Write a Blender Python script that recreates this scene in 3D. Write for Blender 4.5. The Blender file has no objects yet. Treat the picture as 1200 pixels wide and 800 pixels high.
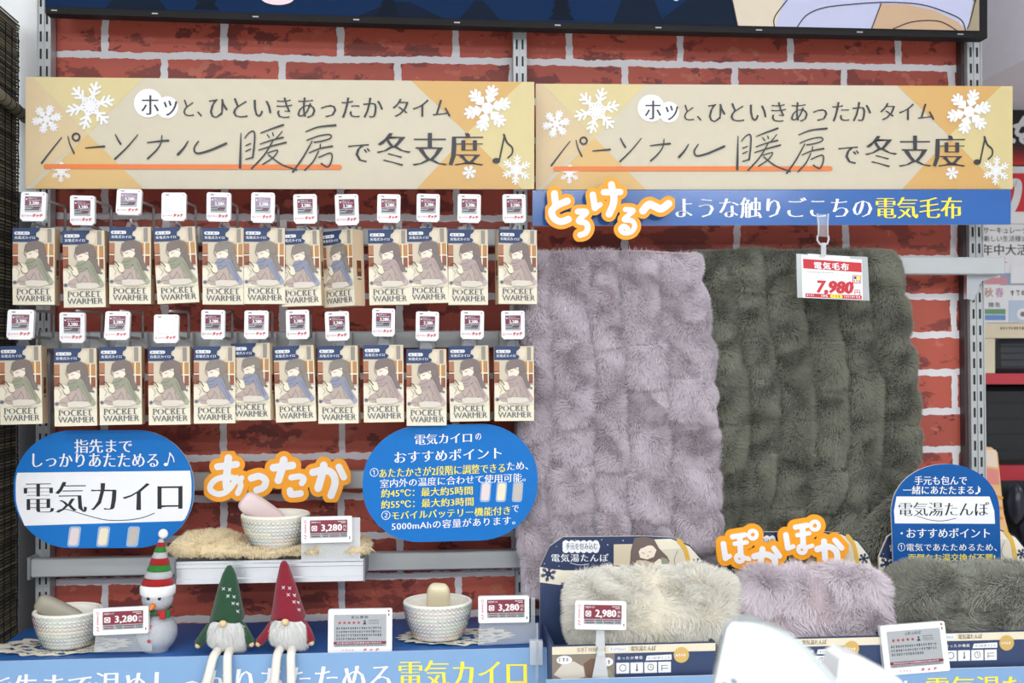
import bpy, math, random
import numpy as np
from mathutils import Vector, Matrix, Euler, noise as mnoise

random.seed(7)
RNG = np.random.default_rng(7)
sc = bpy.context.scene
COL = sc.collection
PI = math.pi
R = math.radians

# ---------------------------------------------------------------- camera
FPX = 1300.0
CAM_D, CAM_H = 2.15, 1.35
YAW, PITCH, ROLL = R(4.4), R(0.9), R(0.28)
cam_data = bpy.data.cameras.new('camera')
cam = bpy.data.objects.new('camera', cam_data)
COL.objects.link(cam)
cam.location = (0, -CAM_D, CAM_H)
cam.rotation_euler = Euler((PI / 2 + PITCH, ROLL, -YAW), 'XYZ')
cam_data.sensor_width = 36.0
cam_data.lens = 36.0 * FPX / 1200.0
cam_data.clip_start = 0.05
cam_data.clip_end = 60
cam_data.dof.use_dof = True
cam_data.dof.focus_distance = 2.02
cam_data.dof.aperture_fstop = 4.5
sc.camera = cam

# ---------------------------------------------------------------- light, exposure
world = bpy.data.worlds.new('world')
sc.world = world
world.use_nodes = True
bg = world.node_tree.nodes['Background']
bg.inputs[0].default_value = (0.90, 0.95, 1.0, 1)
bg.inputs[1].default_value = 0.95
sc.view_settings.view_transform = 'Standard'
sc.view_settings.look = 'None'
sc.view_settings.gamma = 1
sc.view_settings.use_curve_mapping = False
sc.view_settings.exposure = -0.72


def ceiling_lamp(x, y, power, sx=1.25, sy=0.35):
    l = bpy.data.lights.new('ceiling_lamp', 'AREA')
    l.shape = 'RECTANGLE'
    l.size, l.size_y = sx, sy
    l.energy = power
    l.color = (0.96, 0.98, 1.0)
    o = bpy.data.objects.new('ceiling_lamp', l)
    o.location = (x, y, 2.86)
    COL.objects.link(o)


for lx in (-2.4, -0.8, 0.8, 2.4):
    ceiling_lamp(lx, -1.15, 9)
    ceiling_lamp(lx, -2.9, 28)
    ceiling_lamp(lx, -5.0, 80)  # unseen far row, added for low light on the upper bricks
    ceiling_lamp(lx, -7.0, 110)  # another unseen row, added for the same low frontal light
for lx in (1.6, 3.2):
    ceiling_lamp(lx, -0.3, 40)
    ceiling_lamp(lx, 3.2, 40)

# ---------------------------------------------------------------- pixel rays
CR = cam.rotation_euler.to_matrix()
CL = Vector(cam.location)


def ray(px, py):
    return CR @ Vector(((px - 600) / FPX, -(py - 400) / FPX, -1.0))


def P(px, py, Y):
    d = ray(px, py)
    return CL + d * ((Y - CL.y) / d.y)


def PZ(px, py, z):
    d = ray(px, py)
    return CL + d * ((z - CL.z) / d.z)


def PXX(px, py, x):
    d = ray(px, py)
    return CL + d * ((x - CL.x) / d.x)


def mpp(Y):
    return (CAM_D + Y) / FPX


# ---------------------------------------------------------------- materials
def lin(c):
    c = c / 255.0
    return c / 12.92 if c <= 0.04045 else ((c + 0.055) / 1.055) ** 2.4


def rgb(h):
    return (lin(h[0]), lin(h[1]), lin(h[2]), 1.0)


MATS = {}


def mat(name, col, rough=0.5, metal=0.0, var=0.04, scale=40.0, coat=0.0, trans=0.0, alpha=1.0, island=0.0, sheen=0.0, spec=0.5, bump=0.0, emit=0.0):
    """Principled material whose colour is gently varied by noise (or per hair)."""
    if name in MATS:
        return MATS[name]
    m = bpy.data.materials.new(name)
    m.use_nodes = True
    nt = m.node_tree
    b = nt.nodes['Principled BSDF']
    c = rgb(col)
    b.inputs['Base Color'].default_value = c
    b.inputs['Roughness'].default_value = rough
    b.inputs['Metallic'].default_value = metal
    b.inputs['Coat Weight'].default_value = coat
    b.inputs['Coat Roughness'].default_value = 0.12
    b.inputs['Transmission Weight'].default_value = trans
    b.inputs['Alpha'].default_value = alpha
    b.inputs['Specular IOR Level'].default_value = spec
    b.inputs['Sheen Weight'].default_value = sheen
    if var > 0 or island > 0:
        mix = nt.nodes.new('ShaderNodeMix')
        mix.data_type = 'RGBA'
        a = var if var > 0 else 0.0
        a = max(a, island)
        mix.inputs[6].default_value = tuple(min(1, x * (1 - a)) for x in c[:3]) + (1,)
        mix.inputs[7].default_value = tuple(min(1, x * (1 + a)) for x in c[:3]) + (1,)
        if island > 0:
            g = nt.nodes.new('ShaderNodeNewGeometry')
            nt.links.new(g.outputs['Random Per Island'], mix.inputs[0])
        else:
            tc = nt.nodes.new('ShaderNodeTexCoord')
            n = nt.nodes.new('ShaderNodeTexNoise')
            n.inputs['Scale'].default_value = scale
            nt.links.new(tc.outputs['Object'], n.inputs['Vector'])
            nt.links.new(n.outputs['Fac'], mix.inputs[0])
        nt.links.new(mix.outputs[2], b.inputs['Base Color'])
    if bump > 0:
        tc = nt.nodes.new('ShaderNodeTexCoord')
        n = nt.nodes.new('ShaderNodeTexNoise')
        n.inputs['Scale'].default_value = scale * 8
        bp = nt.nodes.new('ShaderNodeBump')
        bp.inputs['Strength'].default_value = bump
        bp.inputs['Distance'].default_value = 0.002
        nt.links.new(tc.outputs['Object'], n.inputs['Vector'])
        nt.links.new(n.outputs['Fac'], bp.inputs['Height'])
        nt.links.new(bp.outputs['Normal'], b.inputs['Normal'])
    if emit > 0:
        b.inputs['Emission Color'].default_value = c
        b.inputs['Emission Strength'].default_value = emit
    MATS[name] = m
    return m


# ---------------------------------------------------------------- objects and tags
def tag(o, label, cat, group=None, kind=None):
    o['label'] = label
    o['category'] = cat
    if group:
        o['group'] = group
    if kind:
        o['kind'] = kind
    return o


def struct(o, label=None, cat=None):
    o['kind'] = 'structure'
    if label:
        o['label'] = label
        o['category'] = cat
    return o


def empty(name, loc, rot=(0, 0, 0)):
    o = bpy.data.objects.new(name, None)
    COL.objects.link(o)
    o.location = loc
    o.rotation_euler = rot
    o.empty_display_size = 0.02
    return o


def copy_tree(o, parent=None):
    c = o.copy()
    COL.objects.link(c)
    c.parent = parent
    for ch in list(o.children):
        copy_tree(ch, c)
    return c


# ---------------------------------------------------------------- text outlines
TXT = {}


def text_geo(s, dx=0.0, dy=0.0, shear=0.0, space=1.0):
    """Filled outline of a line of text, stems thickened by dx and bars by dy (per em)."""
    key = (s, dx, dy, shear, space)
    if key in TXT:
        return TXT[key]
    c = bpy.data.curves.new('line', 'FONT')
    c.body = s
    c.size = 1.0
    c.resolution_u = 2
    c.space_character = space
    o = bpy.data.objects.new('line', c)
    COL.objects.link(o)
    dg = bpy.context.evaluated_depsgraph_get()
    ev = o.evaluated_get(dg)
    me = ev.to_mesh()
    V = np.array([v.co[:] for v in me.vertices], dtype=float).reshape(-1, 3)[:, :2]
    F = [tuple(p.vertices) for p in me.polygons]
    ev.to_mesh_clear()
    bpy.data.objects.remove(o)
    bpy.data.curves.remove(c)
    # weld coincident verts
    keyv = {}
    idx = np.zeros(len(V), dtype=int)
    W = []
    for i, (x, y) in enumerate(V):
        k = (round(x, 5), round(y, 5))
        if k not in keyv:
            keyv[k] = len(W)
            W.append((x, y))
        idx[i] = keyv[k]
    W = np.array(W)
    G = []
    for f in F:
        g = []
        for v in f:
            w = int(idx[v])
            if w not in g:
                g.append(w)
        if len(g) < 3:
            continue
        a = 0.0
        for i in range(len(g)):
            x0, y0 = W[g[i]]
            x1, y1 = W[g[(i + 1) % len(g)]]
            a += x0 * y1 - x1 * y0
        if a < 0:
            g = g[::-1]
        G.append(tuple(g))
    if dx or dy:
        edges = {}
        for g in G:
            for i in range(len(g)):
                edges[(g[i], g[(i + 1) % len(g)])] = 1
        N = np.zeros_like(W)
        for (a, b) in edges:
            if (b, a) in edges:
                continue
            d = W[b] - W[a]
            L = math.hypot(*d)
            if L < 1e-6:
                continue
            n = np.array((d[1], -d[0])) / L
            N[a] += n
            N[b] += n
        L = np.linalg.norm(N, axis=1)
        N[L > 1e-6] /= L[L > 1e-6][:, None]
        W = W + N * np.array((dx, dy))
    if shear:
        W[:, 0] += W[:, 1] * shear
    TXT[key] = (W, G)
    return TXT[key]


# ---------------------------------------------------------------- mesh builder
class MB:
    def __init__(self):
        self.v, self.f, self.m, self.s, self.mats = [], [], [], [], []

    def mi(self, m):
        if m not in self.mats:
            self.mats.append(m)
        return self.mats.index(m)

    def add(self, verts, faces, m, smooth=False):
        b = len(self.v)
        self.v.extend([tuple(q) for q in verts])
        k = self.mi(m)
        for f in faces:
            self.f.append(tuple(b + i for i in f))
            self.m.append(k)
            self.s.append(smooth)

    def box(self, lo, hi, m, bev=0.0, M=None):
        x0, y0, z0 = lo
        x1, y1, z1 = hi
        if bev <= 0:
            V = [(x0, y0, z0), (x1, y0, z0), (x1, y1, z0), (x0, y1, z0), (x0, y0, z1), (x1, y0, z1), (x1, y1, z1), (x0, y1, z1)]
            F = [(3, 2, 1, 0), (4, 5, 6, 7), (0, 1, 5, 4), (1, 2, 6, 5), (2, 3, 7, 6), (3, 0, 4, 7)]
        else:
            b = min(bev, (x1 - x0) / 2.01, (y1 - y0) / 2.01, (z1 - z0) / 2.01)
            V = []
            for (sx, sy, sz) in [(a, c, d) for a in (0, 1) for c in (0, 1) for d in (0, 1)]:
                X, Y, Z = (x1 if sx else x0), (y1 if sy else y0), (z1 if sz else z0)
                ix, iy, iz = (-b if sx else b), (-b if sy else b), (-b if sz else b)
                V += [(X, Y + iy, Z + iz), (X + ix, Y, Z + iz), (X + ix, Y + iy, Z)]
            def q(sx, sy, sz, a):
                return (sx * 4 + sy * 2 + sz) * 3 + a
            F = []
            F.append((q(0, 0, 0, 0), q(0, 0, 1, 0), q(0, 1, 1, 0), q(0, 1, 0, 0)))
            F.append((q(1, 0, 0, 0), q(1, 1, 0, 0), q(1, 1, 1, 0), q(1, 0, 1, 0)))
            F.append((q(0, 0, 0, 1), q(1, 0, 0, 1), q(1, 0, 1, 1), q(0, 0, 1, 1)))
            F.append((q(0, 1, 0, 1), q(0, 1, 1, 1), q(1, 1, 1, 1), q(1, 1, 0, 1)))
            F.append((q(0, 0, 0, 2), q(0, 1, 0, 2), q(1, 1, 0, 2), q(1, 0, 0, 2)))
            F.append((q(0, 0, 1, 2), q(1, 0, 1, 2), q(1, 1, 1, 2), q(0, 1, 1, 2)))
            for s in (0, 1):
                for t in (0, 1):
                    F.append((q(s, t, 0, 0), q(s, t, 1, 0), q(s, t, 1, 1), q(s, t, 0, 1)))
                    F.append((q(s, 0, t, 0), q(s, 1, t, 0), q(s, 1, t, 2), q(s, 0, t, 2)))
                    F.append((q(0, s, t, 1), q(1, s, t, 1), q(1, s, t, 2), q(0, s, t, 2)))
            for (sx, sy, sz) in [(a, c, d) for a in (0, 1) for c in (0, 1) for d in (0, 1)]:
                F.append((q(sx, sy, sz, 0), q(sx, sy, sz, 1), q(sx, sy, sz, 2)))
        if M is not None:
            V = [M @ Vector(p) for p in V]
        self.add(V, F, m)

    def tube(self, pts, r, m, n=8, caps=True):
        """Round tube along points; r is one radius or one per point."""
        pts = [Vector(p) for p in pts]
        rs = list(r) if hasattr(r, '__len__') else [r] * len(pts)
        V, F = [], []
        up = Vector((0.13, 0.31, 0.94))
        prev = None
        for i, p in enumerate(pts):
            t = (pts[min(i + 1, len(pts) - 1)] - pts[max(i - 1, 0)]).normalized()
            a = prev if prev is not None else up
            a = (a - t * a.dot(t))
            if a.length < 1e-4:
                a = Vector((1, 0, 0)) - t * t.x
            a.normalize()
            prev = a
            b = t.cross(a)
            for k in range(n):
                an = 2 * PI * k / n
                V.append(p + a * (math.cos(an) * rs[i]) + b * (math.sin(an) * rs[i]))
        for i in range(len(pts) - 1):
            for k in range(n):
                k2 = (k + 1) % n
                F.append((i * n + k, i * n + k2, (i + 1) * n + k2, (i + 1) * n + k))
        if caps:
            F.append(tuple(range(n))[::-1])
            F.append(tuple((len(pts) - 1) * n + k for k in range(n)))
        self.add(V, F, m, True)

    def lathe(self, prof, m, n=32, c=(0, 0, 0), lean=(0, 0), sq=1.0, closed=False):
        """Profile [(r, z)] turned round z through c; lean shifts x, y with height."""
        V, F = [], []
        z0 = prof[0][1]
        for (r, z) in prof:
            for k in range(n):
                a = 2 * PI * k / n
                V.append((c[0] + math.cos(a) * r + lean[0] * (z - z0), c[1] + math.sin(a) * r * sq + lean[1] * (z - z0), c[2] + z))
        L = len(prof)
        for i in range(L if closed else L - 1):
            i2 = (i + 1) % L
            for k in range(n):
                k2 = (k + 1) % n
                F.append((i * n + k, i * n + k2, i2 * n + k2, i2 * n + k))
        self.add(V, F, m, True)

    def ball(self, c, r, m, n=16, s=(1, 1, 1), rot=None):
        V, F = [], []
        h = n // 2
        for i in range(h + 1):
            th = PI * i / h
            for k in range(n):
                a = 2 * PI * k / n
                q = Vector((math.sin(th) * math.cos(a) * r * s[0], math.sin(th) * math.sin(a) * r * s[1], math.cos(th) * r * s[2]))
                if rot is not None:
                    q = rot @ q
                V.append(q + Vector(c))
        for i in range(h):
            for k in range(n):
                k2 = (k + 1) % n
                F.append((i * n + k, (i + 1) * n + k, (i + 1) * n + k2, i * n + k2))
        self.add(V, F, m, True)

    def build(self, name, parent=None, loc=None):
        me = bpy.data.meshes.new(name)
        me.from_pydata([tuple(map(float, p)) for p in self.v], [], self.f)
        for m in self.mats:
            me.materials.append(m)
        me.polygons.foreach_set('material_index', self.m)
        me.polygons.foreach_set('use_smooth', self.s)
        me.update()
        o = bpy.data.objects.new(name, me)
        COL.objects.link(o)
        if parent is not None:
            o.parent = parent
        if loc is not None:
            o.location = loc
        return o


class Face:
    """A printed surface: art coordinates (a, b) with b running DOWN go through fn to a point; layers step towards nrm."""

    def __init__(self, mb, fn, nrm=(0, -1, 0), step=0.00035):
        self.mb, self.fn, self.n, self.step, self.k = mb, fn, Vector(nrm), step, 0

    def pt(self, a, b, layer):
        return Vector(self.fn(a, b)) + self.n * (self.step * (layer + 0.008 * self.k))

    def poly(self, pts, m, layer=1):
        self.k += 1
        self.mb.add([self.pt(a, b, layer) for a, b in pts], [tuple(range(len(pts)))], m)

    def rect(self, a0, b0, a1, b1, m, layer=1, slope=0.0):
        d = slope * (a1 - a0)
        self.poly([(a0, b0), (a0, b1), (a1, b1 + d), (a1, b0 + d)], m, layer)

    def disc(self, a, b, r, m, layer=1, n=20, ry=None):
        ry = ry or r
        self.poly([(a + math.cos(2 * PI * k / n) * r, b - math.sin(2 * PI * k / n) * ry) for k in range(n)], m, layer)

    def ring(self, a, b, r, w, m, layer=1, n=22):
        self.k += 1
        V, F = [], []
        for k in range(n):
            c, s = math.cos(2 * PI * k / n), math.sin(2 * PI * k / n)
            V += [self.pt(a + c * (r - w / 2), b - s * (r - w / 2), layer), self.pt(a + c * (r + w / 2), b - s * (r + w / 2), layer)]
        for k in range(n):
            i, j = 2 * k, 2 * ((k + 1) % n)
            F.append((i, i + 1, j + 1, j))
        self.mb.add(V, F, m)

    def line(self, pts, w, m, layer=1, w2=None, smooth=True):
        """A brush stroke through pts, width w at its start to w2 at its end, round at both ends."""
        self.k += 1
        w2 = w if w2 is None else w2
        q = [np.array(p, float) for p in pts]
        if smooth and len(q) > 2:
            q = spline(q, 6)
        n = len(q)
        V, F = [], []
        for i in range(n):
            t = q[min(i + 1, n - 1)] - q[max(i - 1, 0)]
            t = t / (np.linalg.norm(t) + 1e-9)
            nn = np.array((-t[1], t[0]))
            ww = (w + (w2 - w) * i / (n - 1)) / 2
            V += [self.pt(*(q[i] + nn * ww), layer), self.pt(*(q[i] - nn * ww), layer)]
        for i in range(n - 1):
            F.append((2 * i, 2 * i + 1, 2 * i + 3, 2 * i + 2))
        self.mb.add(V, F, m)
        if n > 1:
            for c, ww in ((q[0], w), (q[-1], w2)):
                self.disc(c[0], c[1], ww / 2, m, layer, 8)

    def text(self, s, m, a0, b0, a1, b1, layer=2, dx=0.0, dy=0.0, slope=0.0, shear=0.0):
        """Text stretched into the box a0..a1 by b0 (top)..b1 (bottom)."""
        self.k += 1
        W, G = text_geo(s, dx, dy, shear)
        if not len(W):
            return
        n = len(s) - 1
        if n > 0:           # set the letters apart rather than stretch them
            lo, hi = W.min(0), W.max(0)
            need = (a1 - a0) / max(b1 - b0, 1e-6) * (hi[1] - lo[1])
            sp = 1 + (need - (hi[0] - lo[0])) / ((hi[0] - lo[0]) * n / (n + 0.85))
            if 1.02 < sp < 2.2:
                W, G = text_geo(s, dx, dy, shear, round(sp, 2))
        lo, hi = W.min(0), W.max(0)
        u = (W[:, 0] - lo[0]) / max(hi[0] - lo[0], 1e-6)
        v = (hi[1] - W[:, 1]) / max(hi[1] - lo[1], 1e-6)
        A = a0 + u * (a1 - a0)
        B = b0 + v * (b1 - b0) + slope * (A - a0)
        self.mb.add([self.pt(a, b, layer) for a, b in zip(A, B)], G, m)

    def marks(self, a0, b0, a1, b1, m, layer=2):
        """A line of print too small to read: short strokes of uneven length."""
        r = random.Random(int(a0 * 7 + b0 * 31))
        h = b1 - b0
        a = a0
        while a < a1 - h * 0.5:
            w = h * r.uniform(0.45, 0.8)
            y = b0 + h * r.uniform(0, 0.25)
            self.rect(a, y, a + w, y + h * 0.22, m, layer)
            self.rect(a + w * r.uniform(0.2, 0.6), b0, a + w * 0.75, b1, m, layer)
            if r.random() < 0.6:
                self.rect(a, b0 + h * 0.6, a + w, b0 + h * 0.82, m, layer)
            a += h * 1.05

    def flake(self, a, b, r, m, layer=2, kind=0, rot=0.0, w=None):
        """A six-armed snow crystal."""
        w = w or r * 0.11
        for k in range(6):
            t = rot + k * PI / 3
            c, s = math.cos(t), math.sin(t)
            def at(d, o):
                return (a + c * d - s * o, b - (s * d + c * o))
            self.line([at(0, 0), at(r, 0)], w, m, layer, smooth=False)
            for d, e in (((0.45, 0.28), (0.68, 0.26)) if kind == 0 else ((0.3, 0.22), (0.5, 0.3), (0.72, 0.24))):
                for sg in (-1, 1):
                    self.line([at(r * d, 0), at(r * (d + e * 0.75), sg * r * e * 0.75)], w * (0.9 if kind == 0 else 1.25), m, layer, smooth=False)
            if kind == 0:
                for sg in (-1, 1):
                    self.line([at(r * 0.12, sg * r * 0.1), at(r * 0.3, sg * r * 0.13), at(r * 0.46, 0)], w * 0.8, m, layer, smooth=False)
        if kind:
            self.disc(a, b, r * 0.25, m, layer, 12)

    def slab(self, pts, th, m_front, m_side):
        """A board with this outline: front on layer 0, back th behind it."""
        n = len(pts)
        fr = [self.pt(a, b, 0) for a, b in pts]
        bk = [p - self.n * th for p in fr]
        self.mb.add(fr, [tuple(range(n))], m_front)
        self.mb.add(fr + bk, [tuple(range(2 * n - 1, n - 1, -1))] + [(i, n + i, n + (i + 1) % n, (i + 1) % n) for i in range(n)], m_side)


def spline(q, k):
    """Catmull-Rom through the points."""
    out = []
    n = len(q)
    for i in range(n - 1):
        p0, p1, p2, p3 = q[max(i - 1, 0)], q[i], q[i + 1], q[min(i + 2, n - 1)]
        for j in range(k):
            t = j / k
            out.append(0.5 * (2 * p1 + (p2 - p0) * t + (2 * p0 - 5 * p1 + 4 * p2 - p3) * t * t + (3 * p1 - p0 - 3 * p2 + p3) * t ** 3))
    out.append(q[-1])
    return out


def local(Y, root):
    """Art coordinates in photo pixels on the upright plane y = Y, relative to root."""
    root = Vector(root)
    return lambda a, b: P(a, b, Y) - root


def round_rect(x0, y0, x1, y1, r, n=6, rt=None):
    """Rounded outline, b down, counter-clockwise as seen."""
    out = []
    for cx, cy, a0 in ((x0 + r, y0 + r, 90), (x0 + r, y1 - r, 180), (x1 - r, y1 - r, 270), (x1 - r, y0 + r, 0)):
        for k in range(n + 1):
            a = R(a0 + 90 * k / n)
            out.append((cx + math.cos(a) * r, cy - math.sin(a) * r))
    return out


# ---------------------------------------------------------------- chunky cut-out lettering
def contours(field, level, x0, y0, h):
    """Closed outlines of field < level on a grid of step h."""
    ins = field < level
    ny, nx = field.shape
    segs = {}

    def cross(i0, j0, i1, j1):
        a, b = field[j0, i0], field[j1, i1]
        t = (level - a) / (b - a)
        return (x0 + (i0 + (i1 - i0) * t) * h, y0 + (j0 + (j1 - j0) * t) * h)

    s = ins[:-1, :-1].astype(int) + ins[:-1, 1:] * 2 + ins[1:, 1:] * 4 + ins[1:, :-1] * 8
    table = {1: [(3, 0)], 2: [(0, 1)], 3: [(3, 1)], 4: [(1, 2)], 5: [(3, 0), (1, 2)], 6: [(0, 2)], 7: [(3, 2)], 8: [(2, 3)], 9: [(2, 0)], 10: [(0, 1), (2, 3)], 11: [(2, 1)], 12: [(1, 3)], 13: [(1, 0)], 14: [(0, 3)]}
    nxt, pos = {}, {}
    for j, i in zip(*np.nonzero((s > 0) & (s < 15))):
        j, i = int(j), int(i)
        ek = {0: ('h', i, j), 1: ('v', i + 1, j), 2: ('h', i, j + 1), 3: ('v', i, j)}
        ep = {0: (i, j, i + 1, j), 1: (i + 1, j, i + 1, j + 1), 2: (i, j + 1, i + 1, j + 1), 3: (i, j, i, j + 1)}
        for a, b in table[int(s[j, i])]:
            for q in (a, b):
                if ek[q] not in pos:
                    pos[ek[q]] = cross(*ep[q])
            nxt[ek[a]] = ek[b]
    loops = []
    while nxt:
        k0 = next(iter(nxt))
        k, loop = k0, []
        while k in nxt:
            loop.append(pos[k])
            k = nxt.pop(k)
        if len(loop) > 5:
            loops.append(loop)
    return loops


def stroke_field(strokes, h, pad):
    pts = [p for s, _r in strokes for p in s]
    x0 = min(p[0] for p in pts) - pad
    x1 = max(p[0] for p in pts) + pad
    y0 = min(p[1] for p in pts) - pad
    y1 = max(p[1] for p in pts) + pad
    X, Y = np.meshgrid(np.arange(x0, x1 + h, h), np.arange(y0, y1 + h, h))
    D = np.full(X.shape, 1e9)
    for s, r in strokes:
        q = [np.array(p, float) for p in s]
        if len(q) > 2:
            q = spline(q, 5)
        for a, b in zip(q[:-1], q[1:]):
            d = b - a
            L = d @ d + 1e-9
            t = np.clip(((X - a[0]) * d[0] + (Y - a[1]) * d[1]) / L, 0, 1)
            D = np.minimum(D, np.hypot(X - a[0] - t * d[0], Y - a[1] - t * d[1]) - r)
    return D, x0, y0


def fill_field(field, level, x0, y0, h):
    """Polygons covering field < level: one per grid cell, runs of full cells joined."""
    ins = field < level
    ny, nx = field.shape
    V, F, idx = [], [], {}

    def corner(i, j):
        if (i, j) not in idx:
            idx[(i, j)] = len(V)
            V.append((x0 + i * h, y0 + j * h))
        return idx[(i, j)]

    def cross(i0, j0, i1, j1):
        k = (min(i0, i1), min(j0, j1), 'h' if j0 == j1 else 'v')
        if k not in idx:
            t = (level - field[j0, i0]) / (field[j1, i1] - field[j0, i0])
            idx[k] = len(V)
            V.append((x0 + (i0 + (i1 - i0) * t) * h, y0 + (j0 + (j1 - j0) * t) * h))
        return idx[k]
    for j in range(ny - 1):
        for i in range(nx - 1):
            c = [(i, j), (i + 1, j), (i + 1, j + 1), (i, j + 1)]
            s = [bool(ins[q[1], q[0]]) for q in c]
            if not any(s):
                continue
            if all(s):
                F.append(tuple(corner(*q) for q in c))
                continue
            f = []
            for k in range(4):
                p, q = c[k], c[(k + 1) % 4]
                if s[k]:
                    f.append(corner(*p))
                if s[k] != s[(k + 1) % 4]:
                    f.append(cross(*p, *q))
            F.append(tuple(f))
    return V, F


def cutout(name, strokes, fn, Y, root_px, rim, label, th=0.004, h=4.0):
    """White chunky letters on an orange board cut to their outline (strokes in crop units, fn to photo pixels)."""
    root = P(root_px[0], root_px[1], Y)
    o = empty(name, root)
    tag(o, label, 'sign')
    D, x0, y0 = stroke_field(strokes, h, rim + 3 * h)
    for nm, level, front, back, m, close in (('backing_board', rim, 0.0, th, MATS['sign_orange'], True), ('lettering', 3.5, -0.0012, -0.0002, MATS['print_white'], False)):
        loops = contours(D, level, x0, y0, h)
        V, F = fill_field(D, level, x0, y0, h)
        mb = MB()
        pf = [P(*fn(x, y), Y) - root + Vector((0, front, 0)) for x, y in V]
        pb = [q + Vector((0, back - front, 0)) for q in pf]
        mb.add(pf, F, m)
        if close:
            mb.add(pb, F, m)
        for lp in loops:
            n = len(lp)
            a = [P(*fn(x, y), Y) - root + Vector((0, front, 0)) for x, y in lp]
            b = [q + Vector((0, back - front, 0)) for q in a]
            mb.add(a + b, [(i, (i + 1) % n, n + (i + 1) % n, n + i) for i in range(n) if (a[i] - a[(i + 1) % n]).length < 0.004], m)
        mb.build(nm, o)
    return o


# ---------------------------------------------------------------- fur
def wob(seed, n=6, f=1.0):
    r = np.random.default_rng(seed)
    K = r.normal(0, f, (n, 2))
    ph = r.uniform(0, 2 * PI, n)

    def g(u, v):
        s = 0
        for (a, b), p in zip(K, ph):
            s = s + np.sin(a * u + b * v + p)
        return s / n ** 0.5
    return g


def fur_mesh(name, parent, pts, nrm, flow, length, width, m, lean=0.8, mess=0.35, droop=0.25, seed=1):
    """One mesh of thin curved tapering hairs rooted at pts."""
    r = np.random.default_rng(seed)
    N = len(pts)
    L = (length * r.uniform(0.65, 1.2, N))[:, None]
    nz = lambda a: a / (np.linalg.norm(a, axis=1)[:, None] + 1e-9)
    d0 = nz(nrm + flow * lean + r.normal(0, mess, (N, 3)))
    d1 = nz(d0 + flow * lean * 0.9 + np.array((0, 0, -droop)) + r.normal(0, mess * 0.7, (N, 3)))
    side = nz(np.cross(d0, nrm + r.normal(0, 0.45, (N, 3))))
    w = width * r.uniform(0.7, 1.3, N)[:, None]
    p0 = pts - nrm * 0.002
    p1 = p0 + d0 * L * 0.5
    p2 = p1 + d1 * L * 0.5
    V = np.stack([p0 - side * w * 0.5, p0 + side * w * 0.5, p1 - side * w * 0.42, p1 + side * w * 0.42, p2 - side * w * 0.1, p2 + side * w * 0.1], axis=1).reshape(-1, 3)
    base = np.arange(N)[:, None] * 6
    Q = np.concatenate([base + np.array((0, 1, 3, 2)), base + np.array((2, 3, 5, 4))], axis=1).reshape(-1, 4)
    me = bpy.data.meshes.new(name)
    me.vertices.add(len(V))
    me.vertices.foreach_set('co', V.astype(np.float32).ravel())
    me.loops.add(Q.size)
    me.loops.foreach_set('vertex_index', Q.astype(np.int32).ravel())
    me.polygons.add(len(Q))
    me.polygons.foreach_set('loop_start', np.arange(0, Q.size, 4, dtype=np.int32))
    me.materials.append(m)
    me.update(calc_edges=True)
    o = bpy.data.objects.new(name, me)
    COL.objects.link(o)
    o.parent = parent
    return o


def surf_normals(fn, u, v, flip=1):
    e = 1e-3
    a = fn(u + e, v) - fn(u - e, v)
    b = fn(u, v + e) - fn(u, v - e)
    n = np.cross(a, b) * flip
    t = b / (np.linalg.norm(b, axis=1)[:, None] + 1e-12)
    return n / (np.linalg.norm(n, axis=1)[:, None] + 1e-12), t


def grid_mesh(fn, nu, nv, m, closed_u=False):
    u, v = np.meshgrid(np.linspace(0, 1, nu), np.linspace(0, 1, nv))
    V = fn(u.ravel(), v.ravel())
    mb = MB()
    F = [(j * nu + i, j * nu + i + 1, (j + 1) * nu + i + 1, (j + 1) * nu + i) for j in range(nv - 1) for i in range(nu - 1)]
    mb.add(V, F, m, True)
    return mb


# ---------------------------------------------------------------- shared materials
mat('print_white', (236, 237, 241), 0.45)
mat('print_cream', (240, 233, 214), 0.5)
mat('print_ink', (52, 54, 62), 0.5)
mat('print_black', (22, 22, 26), 0.5)
mat('print_red', (196, 40, 52), 0.5)
mat('print_burgundy', (128, 38, 56), 0.35)
mat('print_yellow', (250, 232, 60), 0.5)
mat('print_navy', (40, 62, 104), 0.5)
mat('print_grey', (120, 122, 126), 0.5)
mat('print_blue', (10, 110, 190), 0.5, spec=0.25)
mat('print_deep_blue', (8, 84, 156), 0.5, spec=0.25)
mat('sign_beige', (203, 194, 172), 0.4)
mat('sign_yellow', (211, 195, 142), 0.4)
mat('sign_peach', (210, 187, 147), 0.4)
mat('sign_amber', (212, 177, 114), 0.4)
mat('sign_gold', (208, 166, 100), 0.4)
mat('sign_edge', (226, 226, 228), 0.5)
mat('sign_orange', (244, 160, 12), 0.45)
mat('underline_orange', (226, 122, 56), 0.45)
mat('tag_white', (232, 233, 236), 0.3, coat=0.2)
mat('screen_grey', (168, 172, 176), 0.25)
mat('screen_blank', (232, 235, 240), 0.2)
mat('screen_rim', (206, 209, 214), 0.3)
mat('steel', (196, 199, 203), 0.3, metal=0.85, scale=60)
mat('steel_white', (182, 186, 188), 0.4, metal=0.25)
mat('slot_dark', (34, 35, 38), 0.7)
mat('clear_plastic', (236, 242, 246), 0.08, alpha=0.22, var=0)
mat('frost_plastic', (228, 232, 236), 0.2, alpha=0.55, var=0)
mat('black_plastic', (16, 16, 18), 0.6, spec=0.25)
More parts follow.
